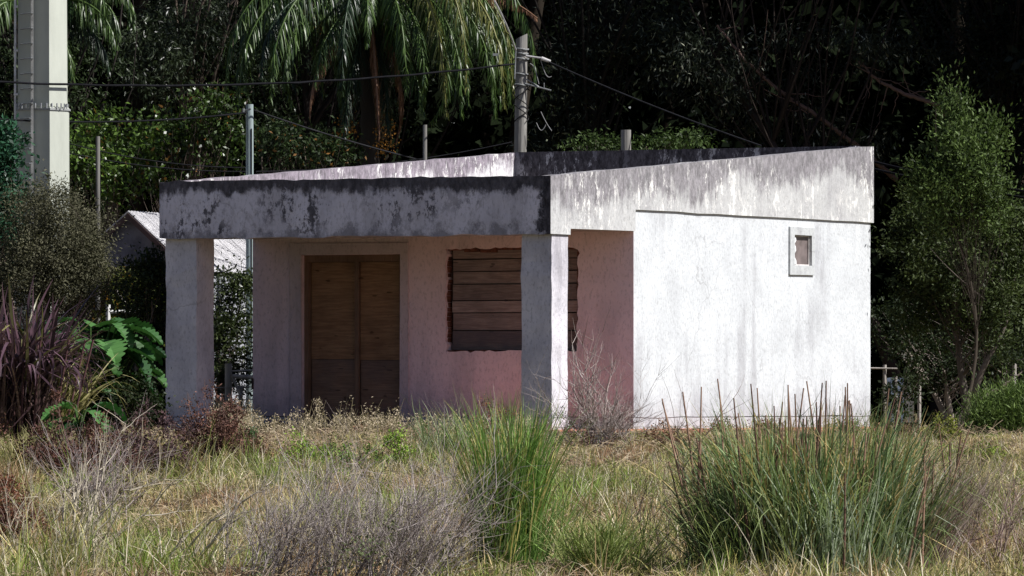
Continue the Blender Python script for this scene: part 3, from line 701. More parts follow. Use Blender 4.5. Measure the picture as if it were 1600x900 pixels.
# brighter leafy trees left
make_tree("leafy_tree", "bright yellow green leafy small tree right of the mast", 170, 102.5, [(150, 210, 0, 50, 45, 30), (165, 280, -.3, 65, 60, 45), (215, 235, 0, 40, 40, 20), (130, 250, -.4, 30, 50, 20)],
          .10, .045, 30, .26, (.012, .024, .006), (.11, .19, .03), .5, 'gloss_leaf', .05, seed=31, odd=((.22, .13, .03), .02), cat="tree", grp="small leafy trees behind the house")
make_tree("leafy_tree", "mid green leafy small tree left of the slim service pole", 290, 104, [(270, 205, 0, 60, 40, 34), (330, 165, 0, 55, 35, 26), (350, 225, 0, 50, 45, 26), (250, 270, 0, 60, 40, 24)],
          .10, .042, 30, .28, (.008, .016, .005), (.065, .115, .022), .5, 'gloss_leaf', .05, seed=32, odd=((.22, .11, .03), .02), cat="tree", grp="small leafy trees behind the house")
make_tree("leafy_shrub", "dark mixed shrub with orange leaves below the palm's left fronds", 450, 99, [(430, 225, 0, 50, 35, 26), (500, 235, 0, 60, 30, 20)],
          .09, .035, 50, .25, (.007, .012, .005), (.035, .06, .018), .3, 'leaf', .04, seed=33, odd=((.2, .10, .03), .05), cat="shrub", grp="shrubs behind the house", stems=3)
make_tree("leafy_shrub", "dark shrub just above the roof edge around the cut post", 990, 98, [(930, 228, 0, 50, 14, 16), (1060, 224, 0, 70, 16, 20), (985, 235, 0, 50, 25, 14)],
          .08, .03, 40, .22, (.02, .035, .01), (.07, .11, .03), .3, 'leaf', .04, seed=34, cat="shrub", grp="shrubs behind the house", stems=3)
make_tree("teal_shrub", "blue green glossy shrub at the left edge beside the mast", -10, 89, [(-10, 310, 0, 45, 120, 70), (0, 230, 0, 28, 40, 18)],
          .09, .04, 70, .22, (.012, .04, .022), (.04, .12, .06), .2, 'gloss_leaf', .05, seed=35, cat="shrub", stems=3)
make_tree("olive_shrub", "round dull olive shrub in front of the mast's foot", 95, 88, [(90, 370, 0, 82, 80, 130), (60, 430, -.2, 85, 60, 80), (130, 430, -.3, 60, 55, 60), (95, 520, 0, 70, 60, 40)],
          .045, .016, 170, .20, (.05, .052, .028), (.12, .115, .07), .1, 'dull_leaf', .05, (.12, .1, .08), seed=36, cat="shrub", stems=5, flat=1)
make_tree("dark_shrub", "blackish green shrub left of the left porch column", 225, 87, [(225, 470, 0, 38, 85, 50), (215, 600, 0, 50, 70, 50), (240, 420, 0, 22, 40, 14)],
          .055, .026, 90, .20, (.008, .014, .006), (.03, .045, .014), .2, 'leaf', .04, seed=37, cat="shrub", stems=4)
make_tree("dark_shrub", "speckled dark green shrub seen between left column and porch wall", 350, 93.5, [(345, 510, 0, 60, 85, 70), (375, 450, 0, 22, 22, 12), (350, 590, 0, 60, 40, 20)],
          .065, .03, 80, .22, (.015, .024, .008), (.07, .09, .03), .2, 'gloss_leaf', .04, seed=38, cat="shrub", stems=4)
make_tree("leafy_shrub", "yellow speckled leafy shrub under the shed's gable", 200, 92, [(205, 460, 0, 50, 40, 40), (200, 530, 0, 60, 50, 20)],
          .07, .035, 50, .2, (.03, .045, .01), (.14, .16, .03), .3, 'leaf', .03, seed=39, odd=((.3, .15, .02), .1), cat="shrub", grp="shrubs behind the house", stems=3)
# right side
make_tree("young_tree", "bright fine leaved young tree right of the roof corner", 1500, 93, [(1490, 170, 0, 12, 34, 8), (1488, 215, 0, 34, 40, 16), (1515, 255, 0, 58, 44, 26), (1455, 275, -.1, 34, 34, 10), (1525, 300, 0, 60, 40, 18), (1440, 290, 0, 34, 25, 8), (1475, 335, .2, 46, 30, 14), (1550, 330, .3, 44, 30, 12), (1545, 210, .2, 22, 26, 10)],
          .075, .028, 110, .24, (.014, .026, .008), (.125, .185, .05), -.5, 'leaf', .03, (.05, .04, .03), seed=41, cat="tree", flat=1.2)
make_tree("shade_tree", "dark green tree standing just right of the white side wall", 1530, 95, [(1490, 400, 0, 100, 90, 90), (1560, 480, -.3, 60, 90, 50), (1440, 350, .4, 46, 60, 28), (1445, 480, .4, 52, 70, 28), (1590, 370, 0, 40, 60, 26)],
          .07, .028, 100, .24, (.014, .024, .008), (.075, .10, .03), .1, 'leaf', .075, (.12, .10, .085), seed=42, cat="tree", stems=2)
make_tree("shade_tree", "dark low tree with pale bare stems behind the right side shrub", 1480, 99, [(1460, 560, 0, 60, 50, 26), (1400, 520, .6, 50, 60, 24), (1570, 580, 0, 60, 50, 26)],
          .07, .028, 80, .24, (.01, .018, .007), (.035, .05, .018), .1, 'leaf', .06, (.25, .21, .18), seed=43, cat="tree", stems=3)
make_tree("broom_shrub", "feathery green shrub at the right edge of the field", 1570, 82, [(1565, 655, 0, 52, 34, 60), (1600, 640, 0, 40, 30, 30)],
          .075, .012, 190, .17, (.07, .11, .03), (.16, .23, .06), -.9, 'leaf', .02, seed=44, cat="shrub", stems=5, flat=1.2)

# ------------------------------------------------------------------ palms
def frond(nm, rng, c, az, el, L, droop, leafL, ca, cb, K=26, npair=60, twist=0, hang=1.0):
    u = np.linspace(0, 1, K); h = np.array([math.cos(az), math.sin(az), 0.0])
    e = el - droop * u ** 1.25 if L < 3.3 else np.maximum(el - droop * u ** .75, -1.50); step = L / (K - 1)
    dx = np.cos(e) * step; dz = np.sin(e) * step
    rr = np.concatenate([[0], np.cumsum(dx[:-1])]); zz = np.concatenate([[0], np.cumsum(dz[:-1])])
    Pp = c + h[None] * rr[:, None] + np.array([0, 0, 1.0])[None] * zz[:, None]
    sidev = np.array([-h[1], h[0], 0]); Pp += sidev[None] * (twist * u ** 2)[:, None]
    nm.tubes(Pp[None], np.linspace(.028, .006, K)[None], np.array([np.array(cb) * .9]), 5)
    uu = .12 + .87 * np.linspace(0, 1, npair); st = np.stack([np.interp(uu, u, Pp[:, i]) for i in range(3)], -1)
    T = np.gradient(st, axis=0); T /= np.linalg.norm(T, axis=1, keepdims=True)
    for sg in (-1, 1):
        d0 = sidev[None] * sg * (.9 + .2 * rng.random((npair, 1))) + T * (.5 + .4 * rng.random((npair, 1))) + rng.normal(size=(npair, 3)) * .62
        d0[:, 2] += .25
        d0 /= np.linalg.norm(d0, axis=1, keepdims=True)
        ll = leafL * np.clip(np.sin(np.pi * (uu * .82 + .16)), .25, 1) * (.8 + .4 * rng.random(npair))
        k = 5; v = np.linspace(0, 1, k)
        dirs = d0[:, None] * .8 + np.array([0, 0, -1.0])[None, None] * (v[None, :, None] ** .8 * 2.8 * hang)
        dirs /= np.linalg.norm(dirs, axis=2, keepdims=True)
        pts = st[:, None] + np.cumsum(dirs * (ll[:, None, None] / (k - 1)), 1) - dirs[:, :1] * (ll[:, None, None] / (k - 1))
        sd_ = np.cross(d0, np.array([0, 0, 1.0]) + rng.normal(size=(npair, 3)) * .5); sd_ /= np.linalg.norm(sd_, axis=1, keepdims=True) + 1e-9
        wd = np.tile(np.array([.6, 1, .9, .6, .1]) * .017, (npair, 1))
        col = lerpc(ca, cb, rng.random(npair)) * (.75 + .5 * rng.random(npair))[:, None]
        nm.ribbons(pts, wd, sd_, col)

def palm(label, px, py, Y, fronds, seed, grp="palms behind the house", trunk=True, extra=True, leafL=.55):
    rng = np.random.default_rng(seed); c = at(px, py, Y)
    root = thing("palm_tree", label, "palm", (c[0], Y, HZ), group=grp); org = np.array([c[0], Y, HZ]); cl = c - org
    tr = NM(); K = 60; u = np.linspace(0, 1, K); zz = u * (cl[2] - .2)
    tr.tubes(np.stack([0 * u, 0 * u, zz], -1)[None], (.14 + .012 * np.sin(zz * 40))[None], np.array([[.035, .03, .025]]), 12)
    tr.build("trunk", MAT['bark'], root)
    q = NM(); q.tubes(np.stack([0 * u, 0 * u, cl[2] - .5 + .6 * u], -1)[None], (.17 - .10 * u)[None], np.array([[.07, .06, .03]]), 12)
    for i in range(26):
        a = rng.random() * 6.28; uu = np.linspace(0, 1, 6)[:, None]; d = np.array([math.cos(a), math.sin(a), 0]); st = cl + np.array([0, 0, -.45 + .4 * rng.random()])
        q.tubes((st + d * uu * .4 + np.array([0, 0, 1]) * (uu * .35 - .1 * uu ** 2))[None], np.linspace(.05, .02, 6)[None], np.array([[.16, .11, .06]]), 5)
    q.build("crown_shaft", MAT['bark'], root)
    for (az, el, L, dr, kind, tw) in fronds:
        f = NM(); ca, cb = {'g': ((.014, .036, .011), (.085, .14, .035)), 'y': ((.05, .07, .018), (.20, .20, .06)), 'd': ((.16, .07, .035), (.36, .20, .12)), 'o': ((.01, .022, .012), (.03, .055, .025))}[kind]
        frond(f, rng, cl, math.radians(az), math.radians(el), L, math.radians(dr), leafL * (.9 if kind != 'd' else .55), ca, cb, twist=tw, hang=1.0 if kind != 'd' else 2.2, npair=135)
        ob = f.build("frond", MAT['gloss_leaf'], root)
        if kind == 'd': ob["label"] = "dead hanging orange brown frond"
    if extra:
        for (ox, oz) in ((-.85, -.15), (.22, -1.95), (-.35, -1.85)):
            q = NM(); n = 16; st = cl + np.array([0, -.1, -.25]); uu = np.linspace(0, 1, 10)[None, :, None]
            end = cl + np.array([ox, -.35, oz])[None] + rng.normal(size=(n, 3)) * np.array([.07, .07, .18])
            P_ = st * (1 - uu) + end[:, None] * uu + np.array([0, 0, .4]) * (uu * (1 - uu)) * 2
            q.tubes(P_, np.full((n, 10), .004), np.array([.07, .05, .025]), 3)
            q.leaves(np.repeat(end, 14, 0) + rng.normal(size=(n * 14, 3)) * .05, rng.normal(size=(n * 14, 3)), np.full(n * 14, .035), np.full(n * 14, .03), np.tile(np.array([.34, .16, .03]), (n * 14, 1)) * (.5 + rng.random((n * 14, 1))), rng)
            q.build("fruit_cluster", MAT['twig'], root)
    return root
fr = [(-30, 62, 4.0, 170, 'g', 0), (-42, 58, 4.3, 160, 'y', 0), (-55, 60, 4.2, 165, 'g', 0), (-20, 66, 3.8, 175, 'y', 0), (-8, 68, 3.6, 180, 'g', 0), (5, 66, 3.7, 176, 'g', 0), (-66, 55, 4.3, 160, 'y', .1), (30, 60, 4.1, 165, 'g', 0), (-36, 45, 3.7, 150, 'g', .1),
      (-50, 40, 3.6, 140, 'g', -.1), (-75, 45, 3.4, 140, 'g', 0), (-15, 50, 3.3, 160, 'g', 0), (15, 55, 3.4, 165, 'g', 0), (-90, 30, 2.4, 120, 'g', 0), (-100, 50, 3.3, 150, 'o', 0), (-120, -5, 2.2, 80, 'g', 0), (-84, -42, 2.4, 46, 'd', .05), (-68, -55, 2.1, 30, 'o', 0),
      (-128, 50, 3.6, 150, 'g', 0), (-146, 50, 3.6, 150, 'g', 0), (180, 60, 3.3, 170, 'g', 0), (195, 55, 3.3, 160, 'g', 0), (165, 40, 2.4, 130, 'g', 0), (-160, 62, 3.6, 165, 'g', 0), (150, 50, 2.6, 150, 'o', 0),
      (60, 40, 2.8, 130, 'o', 0), (100, 45, 2.8, 130, 'o', 0), (45, 30, 2.8, 130, 'g', 0), (130, 20, 2.6, 110, 'o', 0), (-45, 75, 3.3, 170, 'g', 0), (-5, 30, 2.6, 120, 'g', 0), (-24, 74, 4.4, 178, 'g', 0), (-60, 70, 4.6, 170, 'y', 0), (-110, -50, 2.4, 30, 'o', 0), (-52, -30, 2.2, 50, 'g', 0)]
pr = np.random.default_rng(77)
fr += [(float(pr.uniform(-180, 180)), float(pr.uniform(10, 78)), float(pr.uniform(2.3, 3.2)), float(pr.uniform(120, 175)), 'goygg'[int(pr.integers(5))], 0) for _ in range(34)]
fr += [(float(a_), float(e_), float(l_), 60.0, 'd', .05) for a_, e_, l_ in ((-60, -60, 1.9), (-35, -52, 2.2), (-25, 20, 2.9), (-140, -30, 2.2))]
palm("large feathery palm hanging over the middle of the roof with dead orange frond", 578, 8, 101, fr, 51)
fr2 = [(az, el, L, dr, k_, 0) for az, el, L, dr, k_ in [(-5, 35, 1.7, 150, 'g'), (-25, 20, 1.7, 120, 'g'), (-40, 55, 1.9, 165, 'g'), (180, 35, 1.8, 145, 'g'), (200, 20, 1.6, 120, 'g'), (-90, 30, 1.6, 140, 'g'), (15, 55, 2.0, 160, 'g'), (0, -10, 1.5, 80, 'o'), (-60, -20, 1.6, 60, 'g'), (160, 50, 1.9, 160, 'g'), (-130, 20, 1.6, 120, 'g'), (60, 40, 1.9, 140, 'o'), (120, 40, 1.9, 140, 'o'), (-15, 60, 2.1, 175, 'g')]]
palm("smaller palm partly hidden behind the concrete mast", 62, 10, 96, fr2, 52, extra=False, leafL=.45)

# ------------------------------------------------------------------ purple cane and split leaf plants at left
def blades(nm, rng, base, n, H, spread, arch, wd, ca, cb, K=9, base_r=.2, lean=(0, 0), tip_dry=None, hvar=.35, odd=None):
    a = rng.random(n) * 2 * np.pi; r = base_r * np.sqrt(rng.random(n)); rd = np.stack([np.cos(a), np.sin(a)], -1)
    nt = max(3, n // 22); ta = rng.random(nt) * 2 * np.pi; trr = base_r * np.sqrt(rng.random(nt)); ti = rng.integers(nt, size=n)
    tc = np.stack([np.cos(ta) * trr, np.sin(ta) * trr], -1)[ti]; m0 = rng.random(n) < .75
    xy = np.where(m0[:, None], tc + rng.normal(size=(n, 2)) * .03, rd * r[:, None]); rd = xy / (np.linalg.norm(xy, axis=1, keepdims=True) + 1e-6); r = np.linalg.norm(xy, axis=1); a = np.arctan2(xy[:, 1], xy[:, 0]) + rng.normal(size=n) * .9
    b = np.asarray(base)[None] + np.concatenate([rd * r[:, None], np.zeros((n, 1))], 1)
    h = H * (1 - hvar + 2 * hvar * rng.random(n) * .75); u = np.linspace(0, 1, K)
    a2 = a + rng.normal(size=n) * .7; od = np.stack([np.cos(a2), np.sin(a2)], -1) * (spread * (rng.random(n) ** .8))[:, None] + np.array(lean)[None]
    ar = arch * rng.random(n) ** 1.5
    th0 = np.linalg.norm(od, axis=1); dr = od / (th0[:, None] + 1e-6)
    e = th0[:, None] * .9 + ar[:, None] * u[None] ** 2.0 * 2.4                         # angle from the vertical
    st = h[:, None] / (K - 1)
    hx = np.cumsum(np.sin(e) * st, 1) - (np.sin(e) * st)[:, :1]; hz = np.cumsum(np.cos(e) * st, 1) - (np.cos(e) * st)[:, :1]
    P_ = b[:, None] + np.concatenate([dr[:, None] * hx[..., None], hz[..., None]], 2)
    wb = rng.normal(size=(n, 2)) * .10 * h[:, None]; P_[..., :2] += wb[:, None] * (u[None, :, None] ** 2); wv = rng.normal(size=(n, 2)) * .018; P_[..., :2] += wv[:, None] * np.sin(u * 7)[None, :, None] * u[None, :, None]
    kk = rng.random(n) < .12; kd = rng.normal(size=(n, 2)); kd /= np.linalg.norm(kd, axis=1, keepdims=True); jf = np.clip((u[None] - (.45 + .4 * rng.random(n))[:, None]), 0, 1) * h[:, None] * kk[:, None]
    P_[..., :2] += kd[:, None] * (jf * .7)[..., None]; P_[..., 2] -= jf * 1.4
    P_[..., 2] = np.maximum(P_[..., 2], base[2] + .01)
    f = rng.random(n) * 2 * np.pi; sd_ = np.stack([np.cos(f), np.sin(f), np.zeros(n)], -1)
    w_ = wd * (.6 + .8 * rng.random(n))[:, None] * np.interp(u, [0, .3, .8, 1], [.8, 1, .6, .08])[None]
    col = lerpc(ca, cb, rng.random(n)) * (.7 + .6 * rng.random(n))[:, None]
    if odd is not None:
        m_ = rng.random(n) < odd[1]; col[m_] = np.asarray(odd[0]) * (.7 + .6 * rng.random(m_.sum()))[:, None]
    nm.ribbons(P_, w_, sd_, col); return P_

rng = np.random.default_rng(61)
def gp(px, py_base, Y): p = at(px, py_base, Y); p[2] = float(gz(Y, p[0])); return p
b = gp(25, 670, 80)
q = NM(); o0 = b
cane = thing("purple_cane_grass", "tall clump of dark purple cane grass at the left edge", "plant", b)
blades(q, rng, (0, 0, .6), 420, 1.25, .8, 1.25, .042, (.030, .018, .024), (.15, .085, .11), odd=((.16, .15, .06), .16), base_r=.35, K=10)
blades(q, rng, (0, 0, 0), 420, 1.1, .4, .5, .028, (.05, .028, .03), (.14, .09, .08), base_r=.38, K=8)
q.build("blades", MAT['gloss_leaf'], cane)
q = NM(); n = 46; a = rng.normal(size=(n, 2)) * .22; u = np.linspace(0, 1, 6)[None, :, None]
P_ = np.concatenate([a, np.zeros((n, 1))], 1)[:, None] * (1 + u * .5) + np.array([0, 0, 1.25]) * u; q.tubes(P_, np.full((n, 6), .014), np.array([.10, .05, .05]), 6); q.build("canes", MAT['twig'], cane)
b = gp(95, 668, 80.5); q = NM()
blades(q, rng, (0, 0, .25), 200, .95, .7, .9, .02, (.20, .17, .06), (.46, .42, .20), base_r=.16, lean=(.15, 0), K=12, odd=((.10, .13, .03), .35))
tag(q.build("straw_cane_grass", MAT['grass']), "yellow straw arching grass right of the purple cane", "plant").location = b

def split_leaf(nm, rng, base, tipdir, L, Wd, bend, col):
    K = 46; u = np.linspace(0, 1, K); d = np.array(tipdir, float); d /= np.linalg.norm(d)
    e0 = math.asin(np.clip(d[2], -1, 1)); az = math.atan2(d[1], d[0]); e = e0 - bend * u
    st = L / (K - 1); hr_ = np.cumsum(np.cos(e)) * st; hz = np.cumsum(np.sin(e)) * st
    P_ = np.array(base)[None] + np.stack([np.cos(az) * hr_, np.sin(az) * hr_, hz], -1)
    env = np.clip(np.sin(np.pi * (u * .93 + .07)) ** .7, .02, 1) * (1 - .25 * u); tooth = .60 + .40 * np.abs(np.sin(u * np.pi * 7))
    sdv = np.array([-math.sin(az), math.cos(az), 0.0]); up = np.array([0, 0, 1.0])
    for sg in (-1, 1):
        O = P_ + (sdv * sg + up * .28)[None] * (Wd * .5 * env * tooth)[:, None] + (d[None] * .04)
        V = np.stack([P_, O], 1).reshape(-1, 3); i = np.arange(K - 1) * 2
        nm.add(V, np.stack([i, i + 1, i + 3, i + 2], -1), np.tile(col, (2 * K, 1)) * np.repeat(.85 + .3 * rng.random(K), 2)[:, None])
def split_plant(px, py, Y, n, seed, label, H=.9, R=.5, bright=1.0):
    rng = np.random.default_rng(seed); b = gp(px, py, Y); root = thing("split_leaf_plant", label, "plant", b, group="broad split leaved plants left of the house"); q = NM(); s = NM()
    for i in range(n):
        az = rng.random() * 2 * math.pi; rr = R * rng.random(); hh_ = H * (.45 + .6 * rng.random()); e = np.array([math.cos(az) * rr, math.sin(az) * rr, hh_])
        u = np.linspace(0, 1, 8)[:, None]; s.tubes((e * u + np.array([0, 0, .12]) * np.sin(u * np.pi))[None], np.linspace(.018, .01, 8)[None], np.array([[.06, .12, .03]]), 5)
        c = (np.array([.010, .04, .012]) * (1 - (k_ := rng.random() ** 1.3)) + np.array([.07, .17, .045]) * k_) * bright
        split_leaf(q, rng, e, (math.cos(az), math.sin(az), .15 + .3 * rng.normal()), .32 + .22 * rng.random(), .32 + .20 * rng.random(), .9 + .6 * rng.random(), c)
    s.build("stalks", MAT['leaf'], root); q.build("leaves", MAT['leaf'], root)
split_plant(140, 670, 82.2, 60, 71, "broad split leaved plant with highest leaves below the white rail", 1.35, .62, 1.1)
split_plant(108, 672, 82.0, 34, 72, "broad split leaved plant beside the straw coloured grass", 1.15, .45, 1.0)
split_plant(172, 668, 82.8, 34, 73, "broad split leaved plant against the dark shrub", 1.25, .36, .7)
split_plant(122, 676, 79.5, 7, 74, "small low split leaved plant with one pale green leaf in front", .42, .2, 1.5)
make_tree("dark_shrub", "low dark shrub under the split leaved plants left of the column", 200, 81.4, [(200, 630, .4, 50, 40, 50), (120, 640, .6, 40, 35, 26)],
          .05, .026, 80, .16, (.008, .014, .006), (.03, .045, .014), .2, 'leaf', .02, seed=75, cat="shrub", stems=4)

# ------------------------------------------------------------------ fences, gate and small pale structures
m_post = plain("grey_fence_timber", (.33, .30, .27), .85, .3, 6, stretch=(1, 1, .2))
def bar(bm, p, q_, r, n=8): bm_cyl(bm, tuple(p), tuple(q_), r, n=n)
fx = thing("wire_fence", "old post and rail fence between left column and porch wall", "fence", at(360, 0, 92) * np.array([1, 1, 0]) + np.array([0, 0, HZ]))
o_ = np.array(fx.location)
for px, py in ((357, 568), (376, 602), (330, 590), (400, 590)):
    bm = bmesh.new(); t_ = at(px, py, 92) - o_; bar(bm, (t_[0], 0, -.2), (t_[0], 0, t_[2]), .05 if px == 357 else .03, 10); bm_obj("post", bm, m_post, fx)
for (x0, y0, x1, y1, r) in ((362, 580, 405, 578, .012), (364, 588, 400, 590, .03), (362, 585, 376, 618, .02), (330, 606, 420, 604, .006), (330, 625, 420, 624, .006)):
    bm = bmesh.new(); bar(bm, at(x0, y0, 92) - o_ + [0, -.06, 0], at(x1, y1, 92) - o_ + [0, -.06, 0], r, 8); bm_obj("rail", bm, m_post, fx)
m_white = plain("old_white_paint", (.66, .66, .64), .7, .15, 8)
gt = thing("rail_gate", "white painted rail and leaning stick behind the split leaved plants", "gate", at(190, 0, 90) * np.array([1, 1, 0]) + np.array([0, 0, HZ])); o_ = np.array(gt.location)
for nm, a, b_, r, mt in (("rail", (168, 487), (214, 487), .022, m_white), ("stick", (181, 453), (204, 485), .014, m_post), ("post", (169, 476), (169, 660), .03, m_white), ("post", (215, 483), (215, 660), .025, m_post)):
    bm = bmesh.new(); bar(bm, at(a[0], a[1], 90) - o_, at(b_[0], b_[1], 90) - o_ + [0, .02, 0], r); bm_obj(nm, bm, mt, gt)
make_tree("dark_shrub", "thin dark shrub screening the pale blue panels right of the house", 1405, 96.5, [(1400, 620, 0, 36, 36, 16), (1430, 585, .2, 22, 26, 8)], .07, .03, 46, .2, (.01, .016, .006), (.04, .055, .02), .1, 'leaf', .02, seed=76, cat="shrub", stems=3)
ws = thing("white_panel_fence", "pale blue and white panels glimpsed through leaves right of the house", "fence", at(1400, 0, 101) * np.array([1, 1, 0]) + np.array([0, 0, HZ])); o_ = np.array(ws.location)
for (x0, y0, x1, y1, mt, nm) in ((1386, 590, 1412, 660, plain("pale_blue_board", (.16, .20, .28), .7), "panel"), (1415, 600, 1428, 660, m_white, "panel")):
    bm = bmesh.new(); a = at(x0, y1, 101) - o_; c = at(x1, y0, 101) - o_; bm_box(bm, (a[0], 0, a[2]), (c[0], .03, c[2])); bm_obj(nm, bm, mt, ws, bevel=.004)
for px, py in ((1382, 570), (1399, 588), (1436, 572)):
    bm = bmesh.new(); t_ = at(px, py, 101) - o_; bar(bm, (t_[0], -.05, -.1), (t_[0], -.05, t_[2]), .028); bm_obj("post", bm, m_post, ws)
bm = bmesh.new(); bar(bm, at(1340, 575, 101) - o_ + [0, -.09, 0], at(1402, 576, 101) - o_ + [0, -.09, 0], .013); bm_obj("rail", bm, m_post, ws)
simple_pole(1585, 568, 96, .03, "fence_post", "pale fence post with bracket near the right edge behind the green shrub", "post", m_post)

# ------------------------------------------------------------------ field of grass
def vnoise(x, y, s):
    return (np.sin(x * s * 1.1 + y * s * .35 + s * 3) + np.sin(x * s * .53 - y * s * .41 + 1.3 * s) + np.sin(-x * s * .27 + y * s * .77 + 2.1)) / 3
def inhouse(X, Y, m=.15):
    dx, dy = X - HX, Y - HYY; lx = dx * math.cos(TH) - dy * math.sin(TH); ly = dx * math.sin(TH) + dy * math.cos(TH)
    return (lx > -5.6 - m) & (lx < .22 + m) & (ly > -.16 - m) & (ly < 10 + m)
rng = np.random.default_rng(81)
def field_blades(N, y0, y1, hmin, hmax, wd, bias=1.0, outer=False):
    Y = y0 + (y1 - y0) * rng.random(N) ** bias; X = (rng.random(N) * 2 - 1) * (Y * .0775 + .6)
    if outer: X = np.sign(rng.random(N) - .5) * (Y * .0775 + .6 + 8 * rng.random(N) ** 1.5)
    nt = N // 16; ti = rng.integers(nt, size=N); cl = rng.random(N) < .72
    TX, TY = X[:nt].copy(), Y[:nt].copy(); ox = rng.normal(size=N) * .035; oy = rng.normal(size=N) * .035
    X = np.where(cl, TX[ti] + ox, X); Y = np.where(cl, TY[ti] + oy, Y); th_o = np.where(cl, (np.random.default_rng(5).random(nt) * .9 + .4)[ti], 1.0); aout = np.where(cl, np.arctan2(oy, ox), rng.random(N) * 6.283)
    k = ~inhouse(X, Y); X, Y, th_o, aout = X[k], Y[k], th_o[k], aout[k]; N = len(X)
    t1 = .7 * vnoise(X, Y * .35, 2.3) + .6 * vnoise(X, Y * .3, 6.1) + .5 * vnoise(X + 3, Y * .3, 13.7); t2 = .8 * vnoise(X + 9, Y * .35 + 4, 3.1) + .6 * vnoise(X - 4, Y * .3, 9.3); t3 = .8 * vnoise(X - 5, Y * .4, 2.1) + .7 * vnoise(X + 6, Y * .3, 8.7)
    g_ = np.clip(.50 + .80 * t1 + .25 * rng.normal(size=N), 0, 1); r_ = np.clip(t2 * 1.9 - .15 + .2 * rng.normal(size=N), 0, 1)
    straw = np.array([.50, .385, .19]); green = np.array([.18, .26, .045]); pink = np.array([.32, .165, .11]); pale = np.array([.62, .55, .41])
    col = straw * (1 - g_[:, None]) + green * g_[:, None]; col = col * (1 - .8 * r_[:, None]) + pink * .8 * r_[:, None]
    pl = rng.random(N) < .10 + .10 * (t3 > 0); col[pl] = pale
    col *= (.5 + 1.0 * rng.random(N))[:, None] * np.clip(1 + .25 * vnoise(X + 2, Y * .3, 11.0), .6, 1.4)[:, None]
    h = np.interp(Y, [50, 66, 76, 82], [1, .8, .5, .24]) * (hmin + (hmax - hmin) * rng.random(N)) * np.clip(1 + .75 * t3, .25, 2.2) * (1 + .25 * t1)
    h = h * th_o; K = 5; u = np.linspace(0, 1, K); a = aout + rng.normal(size=N) * .7; ln = .15 + 1.1 * rng.random(N)
    e = ln[:, None] * (.35 + 1.1 * u[None] ** 1.5)
    st = h[:, None] / (K - 1); hx = np.cumsum(np.sin(e) * st, 1) - (np.sin(e) * st)[:, :1]; hz = np.cumsum(np.cos(e) * st, 1) - (np.cos(e) * st)[:, :1]
    b = np.stack([X, Y, gz(Y, X) - .01], -1)
    P_ = b[:, None] + np.stack([np.cos(a)[:, None] * hx, np.sin(a)[:, None] * hx, hz], -1)
    f = rng.normal(size=N) * .6; sd_ = np.stack([np.cos(f), np.sin(f), 0 * f], -1)
    w_ = wd * (.6 + .9 * rng.random(N))[:, None] * np.array([.9, 1, .9, .6, .15])[None]
    return P_, w_, sd_, col
q = NM(); q.ribbons(*field_blades(210000, 46, 85, .07, .26, .007, .85)); q.ribbons(*field_blades(90000, 44, 100, .08, .28, .010, .85, True)); tag(q.build("field_grass", MAT['grass']), "rough dry and green field grass covering the sloping ground", "grass", kind="stuff")
q = NM(); q.ribbons(*field_blades(16000, 48, 84, .28, .50, .006, .9)); q.ribbons(*field_blades(9000, 84, 97, .12, .35, .009, 1)); tag(q.build("tall_grass", MAT['grass']), "thin taller dry grass stems scattered over the field", "grass", kind="stuff")

# flattened dead straw lying between the tufts
N = 24000; Y = rng.uniform(46, 84, N); X = (rng.random(N) * 2 - 1) * (Y * .0775 + .5); k = ~inhouse(X, Y); X, Y = X[k], Y[k]; N = len(X); a = rng.random(N) * 6.283; L_ = .08 + .22 * rng.random(N); u = np.linspace(-.5, .5, 4)
z0 = gz(Y, X) + .015 + .07 * rng.random(N); tl = rng.normal(size=N) * .6
P_ = np.stack([X[:, None] + np.cos(a)[:, None] * L_[:, None] * u, Y[:, None] + np.sin(a)[:, None] * L_[:, None] * u, z0[:, None] + tl[:, None] * L_[:, None] * u + .02 * (1 - 4 * u[None] ** 2)], -1)
q = NM(); q.ribbons(P_, np.full((N, 4), .005), np.tile([0, 0, 1.0], (N, 1)), lerpc((.18, .12, .08), (.52, .42, .28), rng.random(N))); tag(q.build("straw_litter", MAT['twig']), "flattened dead straw and broken stems lying in the field", "litter", kind="stuff")

# dry oat-like grass in front of the porch
rng = np.random.default_rng(82); q = NM(); pts = []
for (x0, x1, Y0, Y1, n, H) in ((385, 650, 80.5, 83.2, 150, .24), (470, 620, 80, 82, 40, .42), (330, 400, 79, 84, 110, .30), (640, 830, 79, 82, 110, .28), (330, 392, 85, 91, 400, .40)):
    Y = rng.uniform(Y0, Y1, n); X = (rng.uniform(x0, x1, n) - CX) / FPX * Y; k = ~inhouse(X, Y, .0); X, Y = X[k], Y[k]
    for x_, y_ in zip(X, Y): pts.append((x_, y_, float(gz(y_, x_)), H * (.5 + .7 * rng.random())))
pts = np.array(pts); n = len(pts); K = 6; u = np.linspace(0, 1, K)[None, :, None]; dirv = rng.normal(size=(n, 3)) * .15; dirv[:, 2] = 1
P_ = pts[:, None, :3] + dirv[:, None] * pts[:, 3][:, None, None] * u + rng.normal(size=(n, 1, 3)) * np.array([.06, .06, 0]) * u ** 2
q.tubes(P_, np.tile(np.linspace(.004, .002, K), (n, 1)), np.array([.42, .35, .22]), 3)
m_ = 12; tt = .55 + .45 * rng.random((n, m_)); pos = pts[:, None, :3] + dirv[:, None] * (pts[:, 3][:, None] * tt)[..., None] + rng.normal(size=(n, m_, 3)) * .018
